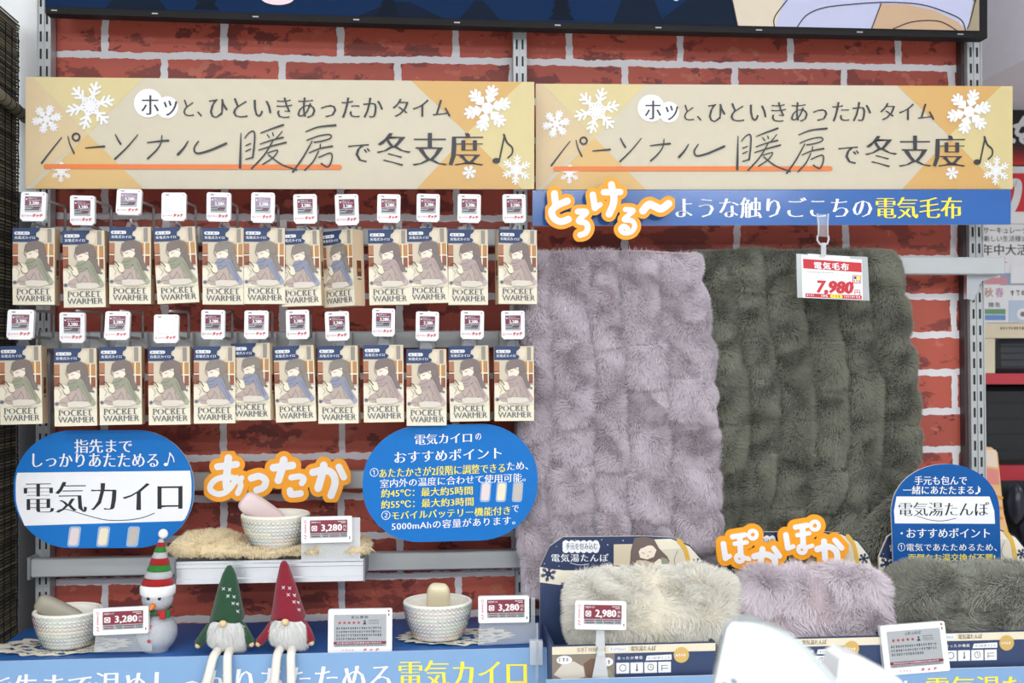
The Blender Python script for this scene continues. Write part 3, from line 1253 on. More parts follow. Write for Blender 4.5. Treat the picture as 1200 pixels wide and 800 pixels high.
def small_tag(variant):
    """Portrait electronic price tag; root at its lower edge."""
    o = empty('price_tag', (0, 0, 0))
    M = MATS
    mb = MB()
    F = Face(mb, lambda a, b: Vector((a, -0.006, TAG_H - b)))
    w, h = TAG_W, TAG_H
    F.slab(round_rect(-w / 2, 0, w / 2, h, 0.004, 4), 0.009, M['tag_white'], M['tag_white'])
    F.slab([(-w / 2 + 0.0006 + 0.003, h), (-w / 2 + 0.0036, h + 0.002), (w / 2 - 0.0036, h + 0.002), (w / 2 - 0.0036, h)], 0.006, M['tag_white'], M['tag_white'])
    mb.build('case', o)
    mb = MB()
    F = Face(mb, lambda a, b: Vector((a, -0.006, TAG_H - b)), step=0.0003)
    x0, x1, y0, y1 = -0.0140, 0.0140, 0.0085, 0.0355
    if variant == 'blank':  # glare over the screen, painted in as a pale panel
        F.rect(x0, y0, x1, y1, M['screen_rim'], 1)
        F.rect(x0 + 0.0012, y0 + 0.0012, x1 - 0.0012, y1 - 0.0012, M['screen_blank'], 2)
    else:
        F.rect(x0, y0, x1, y1, M['screen_grey'], 1)
        mm = mat('screen_burgundy', (120, 54, 76), 0.3) if variant == 'red' else mat('screen_mauve', (150, 128, 150), 0.3)
        F.rect(x0, y0, x1, y0 + 0.016, mm, 2)
        lt, dk = M['print_white'], M['print_ink']
        F.text('充電式カイロ', lt, x0 + 0.005, y0 + 0.002, x0 + 0.019, y0 + 0.0042, 3, 0.02)
        F.disc(x0 + 0.0028, y0 + 0.0048, 0.0014, lt, 3, 8)
        F.rect(x0 + 0.006, y0 + 0.006, x1 - 0.002, y0 + 0.0066, lt, 3)
        F.text('3,280', lt, x0 + 0.007, y0 + 0.0085, x1 - 0.0042, y0 + 0.0155, 3, 0.05, 0.01)
        F.text('円', lt, x1 - 0.0036, y0 + 0.0125, x1 - 0.0012, y0 + 0.0152, 3, 0.0)
        for k, (a, b) in enumerate(((0.001, 0.012), (0.014, 0.026), (0.001, 0.018), (0.005, 0.024))):
            F.rect(x0 + a, y0 + 0.0178 + (k // 2) * 0.0042, x0 + b, y0 + 0.0192 + (k // 2) * 0.0042, dk, 3)
        F.rect(x0 + 0.012, y0 + 0.0196, x1 - 0.003, y0 + 0.0212, M['print_burgundy'], 3)
    mb.build('screen', o)
    mb = MB()
    F = Face(mb, lambda a, b: Vector((a, -0.006, TAG_H - b)), step=0.0003)
    F.text('アプリで', M['print_red'], -0.0140, 0.0408, -0.002, 0.0438, 1, 0.05)
    F.text('タッチ', M['print_red'], -0.0008, 0.0385, 0.0168, 0.0450, 1, 0.08, 0.05, shear=0.2)
    F.ring(-0.0172, 0.0425, 0.0016, 0.0006, M['print_red'], 1, 10)
    F.rect(-0.0145, 0.0035, -0.0085, 0.005, M['print_ink'], 1)
    F.disc(0.0165, 0.0045, 0.0011, M['print_red'], 1, 8)
    mb.build('lettering', o)
    return o


def make_box(scarf):
    """Hanging carton with a picture of someone in a knitted hat and scarf; root at the bottom."""
    o = empty('pocket_warmer_box', (0, 0, 0))
    W, H, D = BOX_W, BOX_H, BOX_D
    card = mat('carton_tan', (206, 184, 154), 0.55)
    navy = mat('carton_navy', (44, 68, 112), 0.5)
    mb = MB()
    mb.box((-W / 2, -D / 2, 0), (W / 2, D / 2, H - 0.0005), card)
    mb.box((-W / 2 + 0.0003, -D / 2 + 0.0003, H - 0.0005), (W / 2 - 0.0003, D / 2 - 0.0003, H), navy)
    # side picture windows with dark goods behind
    for sx in (-1, 1):
        F = Face(mb, lambda a, b, sx=sx: Vector((sx * W / 2, a * (1 if sx > 0 else -1), b)), (sx, 0, 0))
        F.rect(-0.006, 0.052, 0.006, 0.080, mat('carton_brown', (96, 54, 38), 0.5), 1)
        F.rect(-0.0045, 0.060, 0.0045, 0.066, mat('carton_wood', (160, 106, 66), 0.5), 2)
        F.rect(-0.0055, 0.046, 0.0055, 0.048, navy, 1)
    mb.build('carton', o)
    mb = MB()
    F = Face(mb, lambda a, b: Vector(((a / 297 - 0.5) * W, -D / 2, H * (1 - b / 570))), step=0.00025)
    cream = mat('box_cream', (230, 223, 200), 0.5)
    F.rect(0, 0, 297, 570, cream, 1)
    room = mat('box_room', (208, 196, 176), 0.55)
    F.rect(0, 96, 297, 320, room, 2)
    brown, wood = mat('box_brick', (142, 84, 60), 0.55), mat('box_wood', (186, 136, 84), 0.55)
    F.rect(0, 118, 38, 280, brown, 3)
    F.rect(0, 118, 38, 190, mat('box_shelf', (170, 116, 84), 0.55), 4)
    F.rect(0, 200, 38, 208, cream, 5)
    F.rect(216, 118, 297, 286, wood, 3)
    F.rect(216, 208, 297, 286, brown, 4)
    F.rect(212, 203, 297, 213, cream, 5)
    F.rect(248, 112, 258, 290, cream, 5)
    F.rect(290, 112, 297, 290, cream, 5)
    F.poly([(0, 300), (0, 440), (297, 440), (297, 300), (210, 290), (90, 290)], mat('box_table', (232, 224, 204), 0.55), 5)
    # curtain and lampshade, top right
    F.rect(190, 0, 297, 112, mat('box_curtain', (214, 202, 178), 0.55), 3)
    F.rect(246, 6, 276, 108, mat('box_curtain_dark', (150, 142, 134), 0.55), 4)
    F.poly([(186, 22), (176, 60), (196, 98), (216, 104), (230, 80), (236, 30), (212, 14)], mat('box_lamp', (226, 214, 192), 0.55), 5)
    F.poly([(0, 0), (0, 104), (150, 104), (176, 98), (188, 82), (186, 74), (164, 62), (168, 36), (188, 22), (196, 0)], MATS['print_navy'], 6)
    F.poly(round_rect(13, 28, 122, 52, 11, 5), MATS['print_white'], 7)
    F.text('ぬくぬく', MATS['print_navy'], 24, 32, 112, 49, 8, 0.02)
    F.text('充電式カイロ', MATS['print_white'], 14, 62, 158, 84, 7, 0.03)
    # the figure
    coat = mat('box_coat', (182, 166, 158), 0.55)
    F.poly([(28, 402), (44, 372), (88, 350), (120, 300), (180, 290), (214, 296), (250, 330), (280, 380), (286, 418), (180, 432), (60, 424)], coat, 8)
    F.line([(96, 360), (120, 392)], 4, mat('box_line', (134, 118, 112), 0.5), 9)
    F.line([(120, 392), (150, 340)], 4, MATS['box_line'], 9)
    F.line([(40, 392), (100, 404)], 3, MATS['box_line'], 9)
    hair = mat('box_hair_%s' % scarf[0], scarf[1], 0.55)
    F.poly([(190, 130), (230, 150), (240, 205), (252, 262), (270, 290), (268, 320), (244, 326), (226, 300), (214, 270), (200, 240), (176, 210)], hair, 9)
    face_ = mat('box_face', (236, 224, 208), 0.55)
    F.poly([(100, 176), (104, 224), (126, 246), (160, 240), (186, 204), (180, 158), (140, 150)], face_, 10)
    F.poly([(84, 166), (92, 124), (126, 102), (176, 96), (220, 112), (234, 150), (228, 196), (196, 196), (184, 160), (140, 168), (104, 184)], hair, 11)
    F.line([(100, 186), (150, 168), (196, 190), (228, 192)], 4, MATS['box_line'], 12)
    F.line([(110, 128), (150, 112), (200, 120)], 3, MATS['box_line'], 12)
    F.line([(206, 200), (214, 240), (232, 300)], 3, MATS['box_line'], 12)
    F.line([(150, 330), (170, 372), (160, 400)], 3, MATS['box_line'], 9)
    F.line([(190, 330), (200, 372), (230, 396)], 3, MATS['box_line'], 9)
    F.line([(88, 164), (84, 190), (98, 214)], 5, MATS['box_line'], 12)
    F.line([(118, 196), (138, 192)], 4, MATS['box_line'], 12)
    F.line([(134, 222), (146, 222)], 4, mat('box_blush', (206, 150, 132), 0.5), 12)
    sc_ = mat('box_scarf_' + scarf[0], scarf[2], 0.55)
    sd = mat('box_scarf_fold_' + scarf[0], tuple(int(q * 0.82) for q in scarf[2]), 0.55)
    F.poly([(92, 256), (112, 228), (160, 226), (178, 236), (176, 270), (150, 302), (112, 308), (92, 288)], sc_, 13)
    F.line([(100, 262), (130, 258), (160, 240)], 5, sd, 14)
    F.line([(104, 286), (140, 280)], 4, sd, 14)
    F.poly([(166, 236), (196, 226), (212, 250), (236, 312), (288, 392), (262, 418), (238, 402), (206, 340), (178, 300)], sc_, 13)
    F.poly([(250, 396), (276, 376), (294, 404), (270, 428)], mat('box_scarf_end_' + scarf[0], tuple(int(min(255, q * 1.12)) for q in scarf[2]), 0.55), 14)
    F.line([(200, 260), (232, 330), (262, 400)], 4, sd, 14)
    F.poly([(92, 398), (130, 388), (240, 392), (264, 420), (200, 436), (100, 432)], mat('box_fleece', (216, 208, 196), 0.6), 15)
    # steaming cup held up
    F.poly([(52, 262), (60, 320), (92, 344), (114, 322), (100, 276)], cream, 15)
    F.line([(16, 270), (36, 256), (54, 266), (72, 294)], 7, mat('box_dark', (88, 66, 58), 0.5), 16)
    F.line([(60, 300), (76, 332), (100, 340)], 4, MATS['box_dark'], 16)
    F.line([(30, 300), (52, 330), (40, 360)], 3, MATS['box_line'], 16)
    # snow crystals
    F.flake(20, 405, 15, MATS['print_navy'], 17, 1, 0.2)
    F.flake(276, 320, 10, MATS['print_navy'], 17, 1, 0.2)
    ink = mat('box_ink', (84, 84, 104), 0.5)
    F.rect(36, 440, 262, 443, mat('box_rule', (198, 190, 172), 0.5), 2)
    F.text('POCKET', ink, 32, 452, 264, 494, 3, 0.024, -0.03)
    F.text('WARMER', ink, 26, 502, 280, 544, 3, 0.024, -0.03)
    # serifs
    for b in (453, 493.2):
        for a in (32, 122, 166, 204, 246):
            F.rect(a - 3, b - 1.4, a + 16, b + 1.4, ink, 3)
    mb.build('front_panel', o)
    mb = MB()
    F = Face(mb, lambda a, b: Vector((a, 0.0, H + b)))
    F.slab([(-0.008, 0.011), (-0.012, -0.001), (0.012, -0.001), (0.008, 0.011)], 0.0006, MATS['clear_plastic'], MATS['clear_plastic'])
    mb.build('hang_tab', o)
    return o


def make_hook():
    """Double wire hook: root at the bar, prongs come forward (local -y)."""
    o = empty('display_hook', (0, 0, 0))
    mb = MB()
    mb.box((-0.016, -0.012, -0.016), (0.016, 0.003, 0.016), MATS['steel_white'], 0.002)
    mb.build('back_plate', o)
    wire = mat('hook_wire', (188, 182, 182), 0.35, metal=0.5)
    mb = MB()
    mb.tube([(0, -0.01, 0.004), (0, -0.135, 0.004), (0, -0.146, 0.014)], 0.0025, wire, 8)
    mb.build('lower_prong', o)
    mb = MB()
    mb.tube([(0.007, -0.012, 0.004), (0.007, -0.012, 0.045), (0.007, -0.014, 0.050), (0.007, -0.020, 0.052), (0.003, -0.147, 0.048)], 0.0025, wire, 8)
    mb.build('upper_prong', o)
    return o


SCARF = {'green': ('green', (122, 110, 104), (148, 150, 130)), 'blue': ('blue', (136, 128, 120), (138, 142, 162)), 'pink': ('pink', (124, 112, 110), (172, 154, 152))}
# tag x0,x1,y0,y1 ; carton x0,x1,y0,y1 ; roll(px) ; yaw
ROW1 = [((24.7, 54.4, 225, 258.5), (16, 63, 267, 357), 0, 0), ((83.3, 112, 229.6, 262.6), (77, 121.8, 270, 360), 1, 0), ((136.6, 165.8, 221.4, 251.6), (129, 176, 266, 356), 0, 0),
        ((190, 218.5, 226, 258), (185, 232, 266, 355), 3.2, 4), ((242.7, 271, 226, 258.5), (238.6, 284, 267, 356.6), 0, 2), ((294.7, 322, 226, 260), (287, 332.5, 267, 356), 0, 2),
        ((344.7, 372, 228, 261), (333, 377, 270, 358.5), 1.6, -8), ((393.7, 421, 228, 262.6), (385.5, 421, 269.5, 359), 2, -36), ((442, 469, 228, 260), (433.5, 479.5, 269, 357), 1, 0),
        ((488, 515, 227.7, 259), (479.5, 525, 267, 355), 1.2, 0), ((536, 563, 228, 260), (526, 571.5, 269, 357), 0, 0), ((589, 616, 228, 260), (584.5, 626.5, 269, 356), 0, 9)]
ROW2 = [((9, 40, 363, 396.7), (1.3, 49, 405, 497), 1, 0), ((71, 100.5, 366, 400), (65, 112, 408, 499), 0.5, 3), ((123, 152, 364.7, 397.5), (118, 164.5, 406, 497.5), 0.5, 3),
        ((181, 210, 368.7, 400.7), (175, 222, 406, 497.5), 0.5, 2), ((236.5, 264, 363, 396), (228, 274, 405.6, 496), 0, 3), ((286.7, 314.7, 364, 396), (275, 317.5, 402, 492), 0.5, -12),
        ((336, 363, 363, 396), (326, 369.5, 405, 494), 2, -4), ((382, 410, 364.7, 397.5), (376, 418.7, 405, 496), 0.5, -4), ((436, 462.7, 361.5, 393), (428, 472, 404, 494.5), 0.5, 0),
        ((487, 514, 365, 398), (478, 522, 409, 498.5), 0, 0), ((539.5, 566.7, 364, 396), (530.7, 573, 405, 493.5), 1, -7), ((587.5, 614.7, 364, 396), (581, 624.5, 405.5, 493), 0, 0)]
ORD = ['first', 'second', 'third', 'fourth', 'fifth', 'sixth', 'seventh', 'eighth', 'ninth', 'tenth', 'eleventh', 'twelfth']


def place_rows():
    boxes = {k: make_box(SCARF[k]) for k in SCARF}
    tags = {k: small_tag(k) for k in ('red', 'mauve', 'blank')}
    hook = make_hook()
    used = set()

    def take(proto):
        if proto.name in used:
            return copy_tree(proto)
        used.add(proto.name)
        return proto
    for row, bar_y, rn in ((ROW1, 276, 'upper'), (ROW2, 399, 'lower')):
        for i, (t, b, roll, yaw) in enumerate(row):
            sc_ = ('green', 'blue', 'pink')[i // 4]
            Yf = -0.190
            c = take(boxes[sc_])
            ctr = P((b[0] + b[1]) / 2, b[3], Yf)
            c.location = ctr + Vector((0, BOX_D / 2, 0))
            z1 = P((b[0] + b[1]) / 2, b[2], Yf).z
            c.scale = (1.0, 1.0, (z1 - ctr.z) / BOX_H)
            c.rotation_euler = (0, -R(roll), R(yaw))
            tag(c, 'cream carton with %s scarf picture, %s from the left on the %s hook bar' % (sc_, ORD[i], rn), 'box', 'hanging pocket warmer cartons')
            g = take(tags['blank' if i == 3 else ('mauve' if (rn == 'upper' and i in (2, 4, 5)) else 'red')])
            Yt = -0.206
            g.location = P((t[0] + t[1]) / 2, t[3], Yt)
            w = (P(t[1], t[3], Yt) - P(t[0], t[3], Yt)).x
            h = P(t[0], t[2], Yt).z - P(t[0], t[3], Yt).z
            g.scale = (w / TAG_W, 1, h / TAG_H)
            g.rotation_euler = (R((-6, 3, -10, -4, 2, -3, 0, 4, -2, 1, 0, 2)[i]), R((0.5, 1, 0.5, 0, 1, 0.5, -1, -1.5, 1, 1.2, 1, -0.5)[i]), 0)
            what = 'blank-screened white price tag' if i == 3 else 'small white price tag reading 3,280'
            tag(g, '%s on the %s hook of the %s row' % (what, ORD[i], rn), 'price tag', 'small price tags on the hooks')
            k = take(hook)
            xk = g.location.x
            k.location = (xk, -0.0515, P(t[0], bar_y, -0.05).z)
            dz = g.location.z + 0.012 - (k.location.z + 0.030)
            tag(k, 'double wire display hook behind the %s price tag of the %s row' % (ORD[i], rn), 'hook', 'wire hooks')


place_rows()


# ================================================================ LARGE PRICE LABELS
def price_label(root, w, h, price, label, tilt=0.0, back=0.0, stand=None):
    """Landscape electronic label; root at the middle of its lower edge."""
    o = empty('price_label', root, (R(back), R(tilt), 0))
    tag(o, label, 'price label', 'large price labels')
    M = MATS
    mb = MB()
    fn = lambda a, b: Vector(((a - 32) / 64 * w, -0.006, h * (1 - b / 32)))
    F = Face(mb, fn)
    F.slab(round_rect(0, 0, 64, 32, 2.2, 4), 0.011, M['tag_white'], M['tag_white'])
    mb.build('case', o)
    mb = MB()
    F = Face(mb, fn, step=0.0003)
    F.rect(11, 4.5, 58, 26, M['screen_grey'], 1)
    F.rect(11, 4.5, 58, 20, M['print_burgundy'], 2)
    W = M['print_white']
    F.text('充電式カイロ', W, 12.5, 5.8, 24, 8, 3, 0.02)
    F.rect(46, 6, 56, 6.6, W, 3)
    F.rect(50, 7.8, 56, 8.4, W, 3)
    F.poly(round_rect(13, 11, 20, 17.5, 1, 3), W, 3)
    F.ring(16.5, 14.2, 2.1, 0.8, M['print_burgundy'], 4, 12)
    F.text(price, W, 25, 9.6, 51.5, 19, 3, 0.05, 0.012)
    F.text('円', W, 53, 11, 56.5, 14, 3, 0.01)
    F.text('税込', W, 53, 15, 56.5, 18, 3, 0.01)
    for k, (a, b) in enumerate(((12, 24), (26, 34), (35, 48), (49, 57))):
        F.rect(a, 21.2, b, 22.2, M['print_ink'] if k % 2 else M['print_burgundy'], 3)
        F.rect(a + 1, 23.6, b, 24.6, M['print_ink'], 3)
    mb.build('screen', o)
    mb = MB()
    F = Face(mb, fn, step=0.0003)
    F.ring(5.2, 6, 1.6, 0.5, M['print_red'], 1, 10)
    for k in range(5):
        F.ring(5.2, 10 + k * 2.2, 0.7, 0.5, M['print_red'], 1, 8)
    F.line([(4.2, 22), (6.4, 24)], 0.9, M['print_red'], 1, smooth=False)
    F.line([(4.2, 25.4), (6.4, 27)], 0.9, M['print_red'], 1, smooth=False)
    F.rect(60.4, 25, 61.6, 28, M['print_ink'], 1)
    mb.build('lettering', o)
    return o


def label_px(x0, x1, y0, y1, Y, price, label, tilt=0.0, back=-6):
    mid = P((x0 + x1) / 2, y1, Y)
    w = (P(x1, y1, Y) - P(x0, y1, Y)).x
    h = P((x0 + x1) / 2, y0, Y).z - mid.z
    return price_label(mid, w, h, price, label, tilt, back)


def clear_sheet(q, Y, label, m='frost_plastic', th=0.0015, name='label_stand', foot=None):
    root = P(sum(p[0] for p in q) / len(q), max(p[1] for p in q), Y)
    mb = MB()
    F = Face(mb, local(Y, root))
    F.slab(q, th, MATS[m], MATS[m])
    if foot is not None:
        mb.box((-0.02, -0.012, -0.001), (0.02, 0.02, 0.001), MATS[m])
    o = mb.build(name, None, root)
    tag(o, label, 'stand', 'clear label stands')
    return o
# ================================================================ DISPLAY DECKS
Z_DECK = 0.86
Y_LIP = -0.276
deck_blue = mat('deck_blue', (38, 98, 168), 0.45, var=0.05, scale=12)


def left_deck():
    xl = PZ(30, 748, Z_DECK).x
    xl = P(40, 640, -0.03).x - 0.012
    xr = P(634, 640, -0.05).x
    zb = 0.35
    mb = MB()
    mb.box((xl, Y_LIP, zb), (xr, -0.034, Z_DECK), deck_blue, 0.003)
    o = mb.build('display_deck')
    tag(o, 'blue covered display deck under the baskets, snowman and gnomes', 'display deck')
    # front banner, leaning back a little at its top
    root = Vector(((xl + xr) / 2, Y_LIP - 0.004, Z_DECK))
    bo = empty('deck_banner', root)
    tag(bo, 'light blue banner along the front of the left deck with white and yellow words', 'sign')
    t = R(8)

    def fn(a, b):
        top = P(a, 766 - 0.0215 * a, Y_LIP - 0.004) - root
        d = (b - (766 - 0.0215 * a)) * mpp(Y_LIP)
        return Vector((top.x, 0, 0.0)) + Vector((0, -math.sin(t) * d, -math.cos(t) * d)) + Vector((0, 0, 0.003))
    mb = MB()
    F = Face(mb, fn, (0, -1, 0.1))
    e0, e1 = -22, 641
    F.slab([(e0, 766.5), (e0, 980), (e1, 950), (e1, 752.2)], 0.003, mat('banner_blue', (124, 162, 204), 0.3, coat=0.35), MATS['sign_edge'])
    mb.build('board', bo)
    mb = MB()
    F = Face(mb, fn, (0, -1, 0.1))
    F.text('指先まで温めしっかりあたためる', MATS['print_white'], -16, 781.5, 459, 816, 2, 0.032, -0.018, -0.027)
    F.text('電気カイロ', MATS['print_yellow'], 467, 766.5, 617, 797.5, 2, 0.03, -0.018, -0.008)
    mb.build('lettering', bo)


left_deck()
Y_LIP2 = -0.372
Z_DECK2 = 0.80


def right_deck():
    xl = P(642, 640, -0.05).x
    xr = P(1290, 640, -0.05).x
    mb = MB()
    mb.box((xl, Y_LIP2, 0.35), (xr, -0.034, Z_DECK2), deck_blue, 0.003)
    tag(mb.build('display_deck'), 'blue covered display deck under the fur cushion gift boxes', 'display deck')
    za = P(640, 797, Y_LIP2 - 0.004)
    zb = P(1200, 781, Y_LIP2 - 0.004)
    root = Vector(((xl + xr) / 2, Y_LIP2 - 0.004, (za.z + zb.z) / 2))
    bo = empty('deck_banner', root)
    tag(bo, 'blue banner along the front of the right deck with yellow words', 'sign')

    def fn(a, b):
        return P(a, b, Y_LIP2 - 0.004) - root
    mb = MB()
    F = Face(mb, fn)
    F.slab([(640, 796.5), (640, 960), (1275, 930), (1275, 779)], 0.003, MATS['banner_blue'], MATS['sign_edge'])
    mb.build('board', bo)
    mb = MB()
    F = Face(mb, fn)
    F.text('に', MATS['print_white'], 1058, 797, 1082, 822, 2, 0.02, -0.004)
    F.text('電気湯たんぽ', MATS['print_yellow'], 1085, 792.5, 1262, 820, 2, 0.025, -0.008, -0.02)
    mb.build('lettering', bo)


right_deck()


# ================================================================ SMALL SHELF, FUR PAD
def small_shelf():
    Yf = -0.20
    a, b = P(205, 657, Yf), P(427, 655, Yf)
    zt = (a.z + b.z) / 2
    h = 26 * mpp(Yf)
    root = Vector(((a.x + b.x) / 2, -0.077, zt - h))
    o = empty('shelf', root)
    tag(o, 'short silver shelf on the wide rail behind the gnome hats', 'shelf')
    w = b.x - a.x
    al = mat('aluminium', (214, 217, 222), 0.32, metal=0.55)
    mb = MB()
    mb.box((-w / 2, Yf + 0.079, h - 0.004), (w / 2, 0.0, h), al)
    mb.build('tray', o)
    mb = MB()
    y = Yf + 0.077
    prof = [(0, 0), (0, 0.2), (0.003, 0.24), (0.003, 0.66), (0, 0.7), (0, 0.84), (0.003, 0.88), (0.0015, 1.0)]
    V, Fc = [], []
    for x in (-w / 2, w / 2):
        for d, k in prof:
            V.append((x, y + d, h * k))
        V.append((x, y + 0.010, h))
        V.append((x, y + 0.010, 0))
    n = len(prof) + 2
    for i in range(n):
        Fc.append((i, n + i, n + (i + 1) % n, (i + 1) % n))
    Fc += [tuple(range(n))[::-1], tuple(range(n, 2 * n))]
    mb.add(V, Fc, al)
    mb.build('price_rail', o)
    for x in (-w / 2 - 0.001, w / 2 - 0.002):
        mb = MB()
        mb.box((x, y - 0.001, -0.001), (x + 0.003, 0.0, h + 0.001), mat('shelf_cap', (120, 122, 128), 0.4))
        mb.build('end_cap', o)
    return root.z + h


Z_SHELF = small_shelf()


def fur_pad():
    """Folded cream fleece mat, shaggy at its front fold."""
    c0, c1 = PZ(207, 657, Z_SHELF), PZ(432, 655, Z_SHELF)
    xa, xb = P(206, 650, -0.15).x, P(433, 650, -0.15).x
    w = xb - xa
    root = Vector(((xa + xb) / 2, -0.145, Z_SHELF + 0.002))
    n1 = wob(3, 6, 9)

    def fn(u, v):
        # v goes round a folded slab: bottom front -> front -> top -> back
        th = PI * (v - 0.25) * 2
        ex = 0.052
        q = 0.55
        yy = -np.sign(np.cos(th)) * np.abs(np.cos(th)) ** q * ex
        hgt = 0.017 + 0.003 * n1(u, v * 0.4)
        zz = np.sign(np.sin(th)) * np.abs(np.sin(th)) ** q * hgt + 0.018
        edge = np.clip(np.minimum(u, 1 - u) / 0.06, 0, 1) ** 0.5
        zz = 0.018 + (zz - 0.018) * edge
        # the left part lies flatter and wider at the back
        x = (u - 0.5) * w + 0.004 * n1(v * 2, u * 3)
        yy = yy * (0.86 + 0.14 * edge)
        return np.stack([x, yy + 0.004 * n1(u * 1.5, v), zz * (1.12 - 0.45 * u) * (1 - 0.52 * np.exp(-((u - 0.515) / 0.2) ** 4))], axis=1)
    mb = grid_mesh(fn, 50, 40, mat('fleece_base', (222, 204, 166), 0.9))
    o = mb.build('fleece_pad', None, root)
    tag(o, 'folded cream fleece pad lying on the short silver shelf', 'fleece pad')
    r = np.random.default_rng(5)
    N = 34000
    u, v = r.uniform(0, 1, N), r.uniform(0, 1, N)
    p = fn(u, v)
    nn, t = surf_normals(fn, u, v)
    cen = np.stack([p[:, 0], np.zeros(N), np.full(N, 0.017)], axis=1)
    s = np.sign(np.sum(nn * (p - cen), axis=1))[:, None]
    nn = nn * s
    keep = p[:, 2] > 0.004
    cl = np.stack([n1(p[:, 0] * 12, p[:, 2] * 30), n1(p[:, 1] * 40, p[:, 0] * 14) * 0.3, n1(p[:, 2] * 40, p[:, 0] * 13)], axis=1)
    fur_mesh('fur', o, p[keep], nn[keep], cl[keep], 0.008, 0.0008, mat('fleece_fur', (240, 224, 190), 0.85, island=0.10, sheen=0.3), 0.6, 0.45, 0.2, 6)


fur_pad()


# ================================================================ WOVEN BASKETS AND HAND WARMERS
def basket(root, r_top, r_bot, h, label):
    o = empty('rope_basket', root)
    tag(o, label, 'basket', 'woven rope baskets')
    rope = mat('rope_white', (238, 234, 224), 0.8, bump=0.4)
    mb = MB()
    coils = 9
    prof = [(0.001, 0.002), (r_bot * 0.8, 0.0015)]

    def rad(t):
        return r_bot + (r_top - r_bot) * (1 - (1 - t) ** 1.7)
    for i in range(coils):
        for k in range(4):
            t = (i + k / 4) / coils
            prof.append((rad(t) + 0.0016 * math.sin(PI * k / 4), t * h))
    prof.append((rad(1) + 0.0012, h))
    prof += [(rad(1) - 0.001, h + 0.0022), (rad(1) - 0.004, h)]
    for i in range(8, -1, -1):
        t = i / 9
        prof.append((rad(t) - 0.006, max(0.006, t * h)))
    prof.append((0.001, 0.006))
    mb.lathe(prof, rope, 48)
    # rolled rim
    rim = [(math.cos(2 * PI * k / 40) * (rad(1) - 0.001), math.sin(2 * PI * k / 40) * (rad(1) - 0.001), h) for k in range(41)]
    mb.tube(rim, 0.0036, rope, 8, False)
    mb.build('bowl', o)
    th = [mat('thread_' + n, c, 0.7) for n, c in (('slate', (128, 134, 150)), ('rose', (196, 160, 158)), ('mint', (164, 194, 178)), ('sky', (160, 182, 204)), ('lemon', (222, 216, 172)), ('plum', (150, 132, 156)))]
    mb = MB()
    n = 46
    rr = random.Random(int(root[0] * 1000))
    for i in range(coils):
        t0, t1 = (i + 0.06) / coils, (i + 0.98) / coils
        run, m = 0, None
        pts = []
        for k in range(2 * n + 1):
            t = t1 if k % 2 else t0
            a = PI * k / n
            q = rad(t) + 0.0022
            pts.append((math.cos(a) * q, math.sin(a) * q, t * h))
        k = 0
        while k < 2 * n:
            L = rr.randint(8, 24)
            seg = pts[k:k + L + 1]
            if len(seg) > 1:
                mb.tube(seg, 0.00052, th[(rr.randint(0, 5) + (0 if i % 2 else 3)) % 6], 4, False)
            k += L
    mb.build('stitching', o)
    return o


def hand_warmer(loc, L, w, d, rot, m, label):
    """Smooth rounded pocket heater lying in a basket; root at its centre."""
    mb = MB()
    V, Fc = [], []
    nx, ny = 28, 15
    for j in range(ny):
        th = PI * j / (ny - 1)
        for i in range(nx):
            ph = 2 * PI * i / nx
            pw = lambda q, e: math.copysign(abs(q) ** e, q)
            cx = pw(math.cos(ph), 0.62)
            cy = pw(math.sin(ph), 0.95)
            s = pw(math.sin(th), 0.42)
            V.append((cx * s * w / 2, cy * s * d / 2, pw(math.cos(th), 0.5) * L / 2))
    for j in range(ny - 1):
        for i in range(nx):
            i2 = (i + 1) % nx
            Fc.append((j * nx + i, (j + 1) * nx + i, (j + 1) * nx + i2, j * nx + i2))
    mb.add(V, Fc, m, True)
    o = mb.build('hand_warmer', None, loc)
    o.rotation_euler = rot
    tag(o, label, 'hand warmer', 'pocket heaters in baskets')
    return o


def doily(root, w, d, label, seed):
    """Lace mat: openwork rings and petals lying on the deck."""
    g = wob(seed, 6, 3)
    cell = 0.0016
    nx, ny = int(w / cell / 2) * 2, int(d / cell / 2) * 2
    V, Fc, idx = [], [], {}
    lace = mat('lace_cream', (232, 226, 210), 0.85)

    def inside(x, y):
        rr = math.hypot(x / (w / 2), y / (d / 2))
        a = math.atan2(y / d, x / w)
        edge = 0.93 + 0.05 * math.cos(22 * a)
        if rr > edge:
            return False
        if rr > edge - 0.16:
            return True
        if abs(rr - 0.62) < 0.04 or abs(rr - 0.42) < 0.03:
            return True
        pet = math.cos(10 * a + (0 if rr > 0.62 else PI))
        if pet > 0.45 and 0.44 < rr:
            return True
        return (int((x + 1) / 0.0034) + int((y + 1) / 0.0034)) % 2 == 0 and mnoise.noise((x * 60, y * 60, seed)) > -0.1

    def vid(i, j):
        if (i, j) not in idx:
            x, y = (i - nx / 2) * cell, (j - ny / 2) * cell
            idx[(i, j)] = len(V)
            V.append((x, y, 0.0016 + 0.0016 * (1 + float(g(x * 18, y * 18))) * max(0, min(1, (math.hypot(x / w, y / d) - 0.22) * 4))))
        return idx[(i, j)]
    for j in range(ny):
        for i in range(nx):
            if inside((i + 0.5 - nx / 2) * cell, (j + 0.5 - ny / 2) * cell):
                Fc.append((vid(i, j), vid(i + 1, j), vid(i + 1, j + 1), vid(i, j + 1)))
    mb = MB()
    mb.add(V, Fc, lace, True)
    o = mb.build('lace_doily', None, root)
    tag(o, label, 'doily', 'lace doilies')


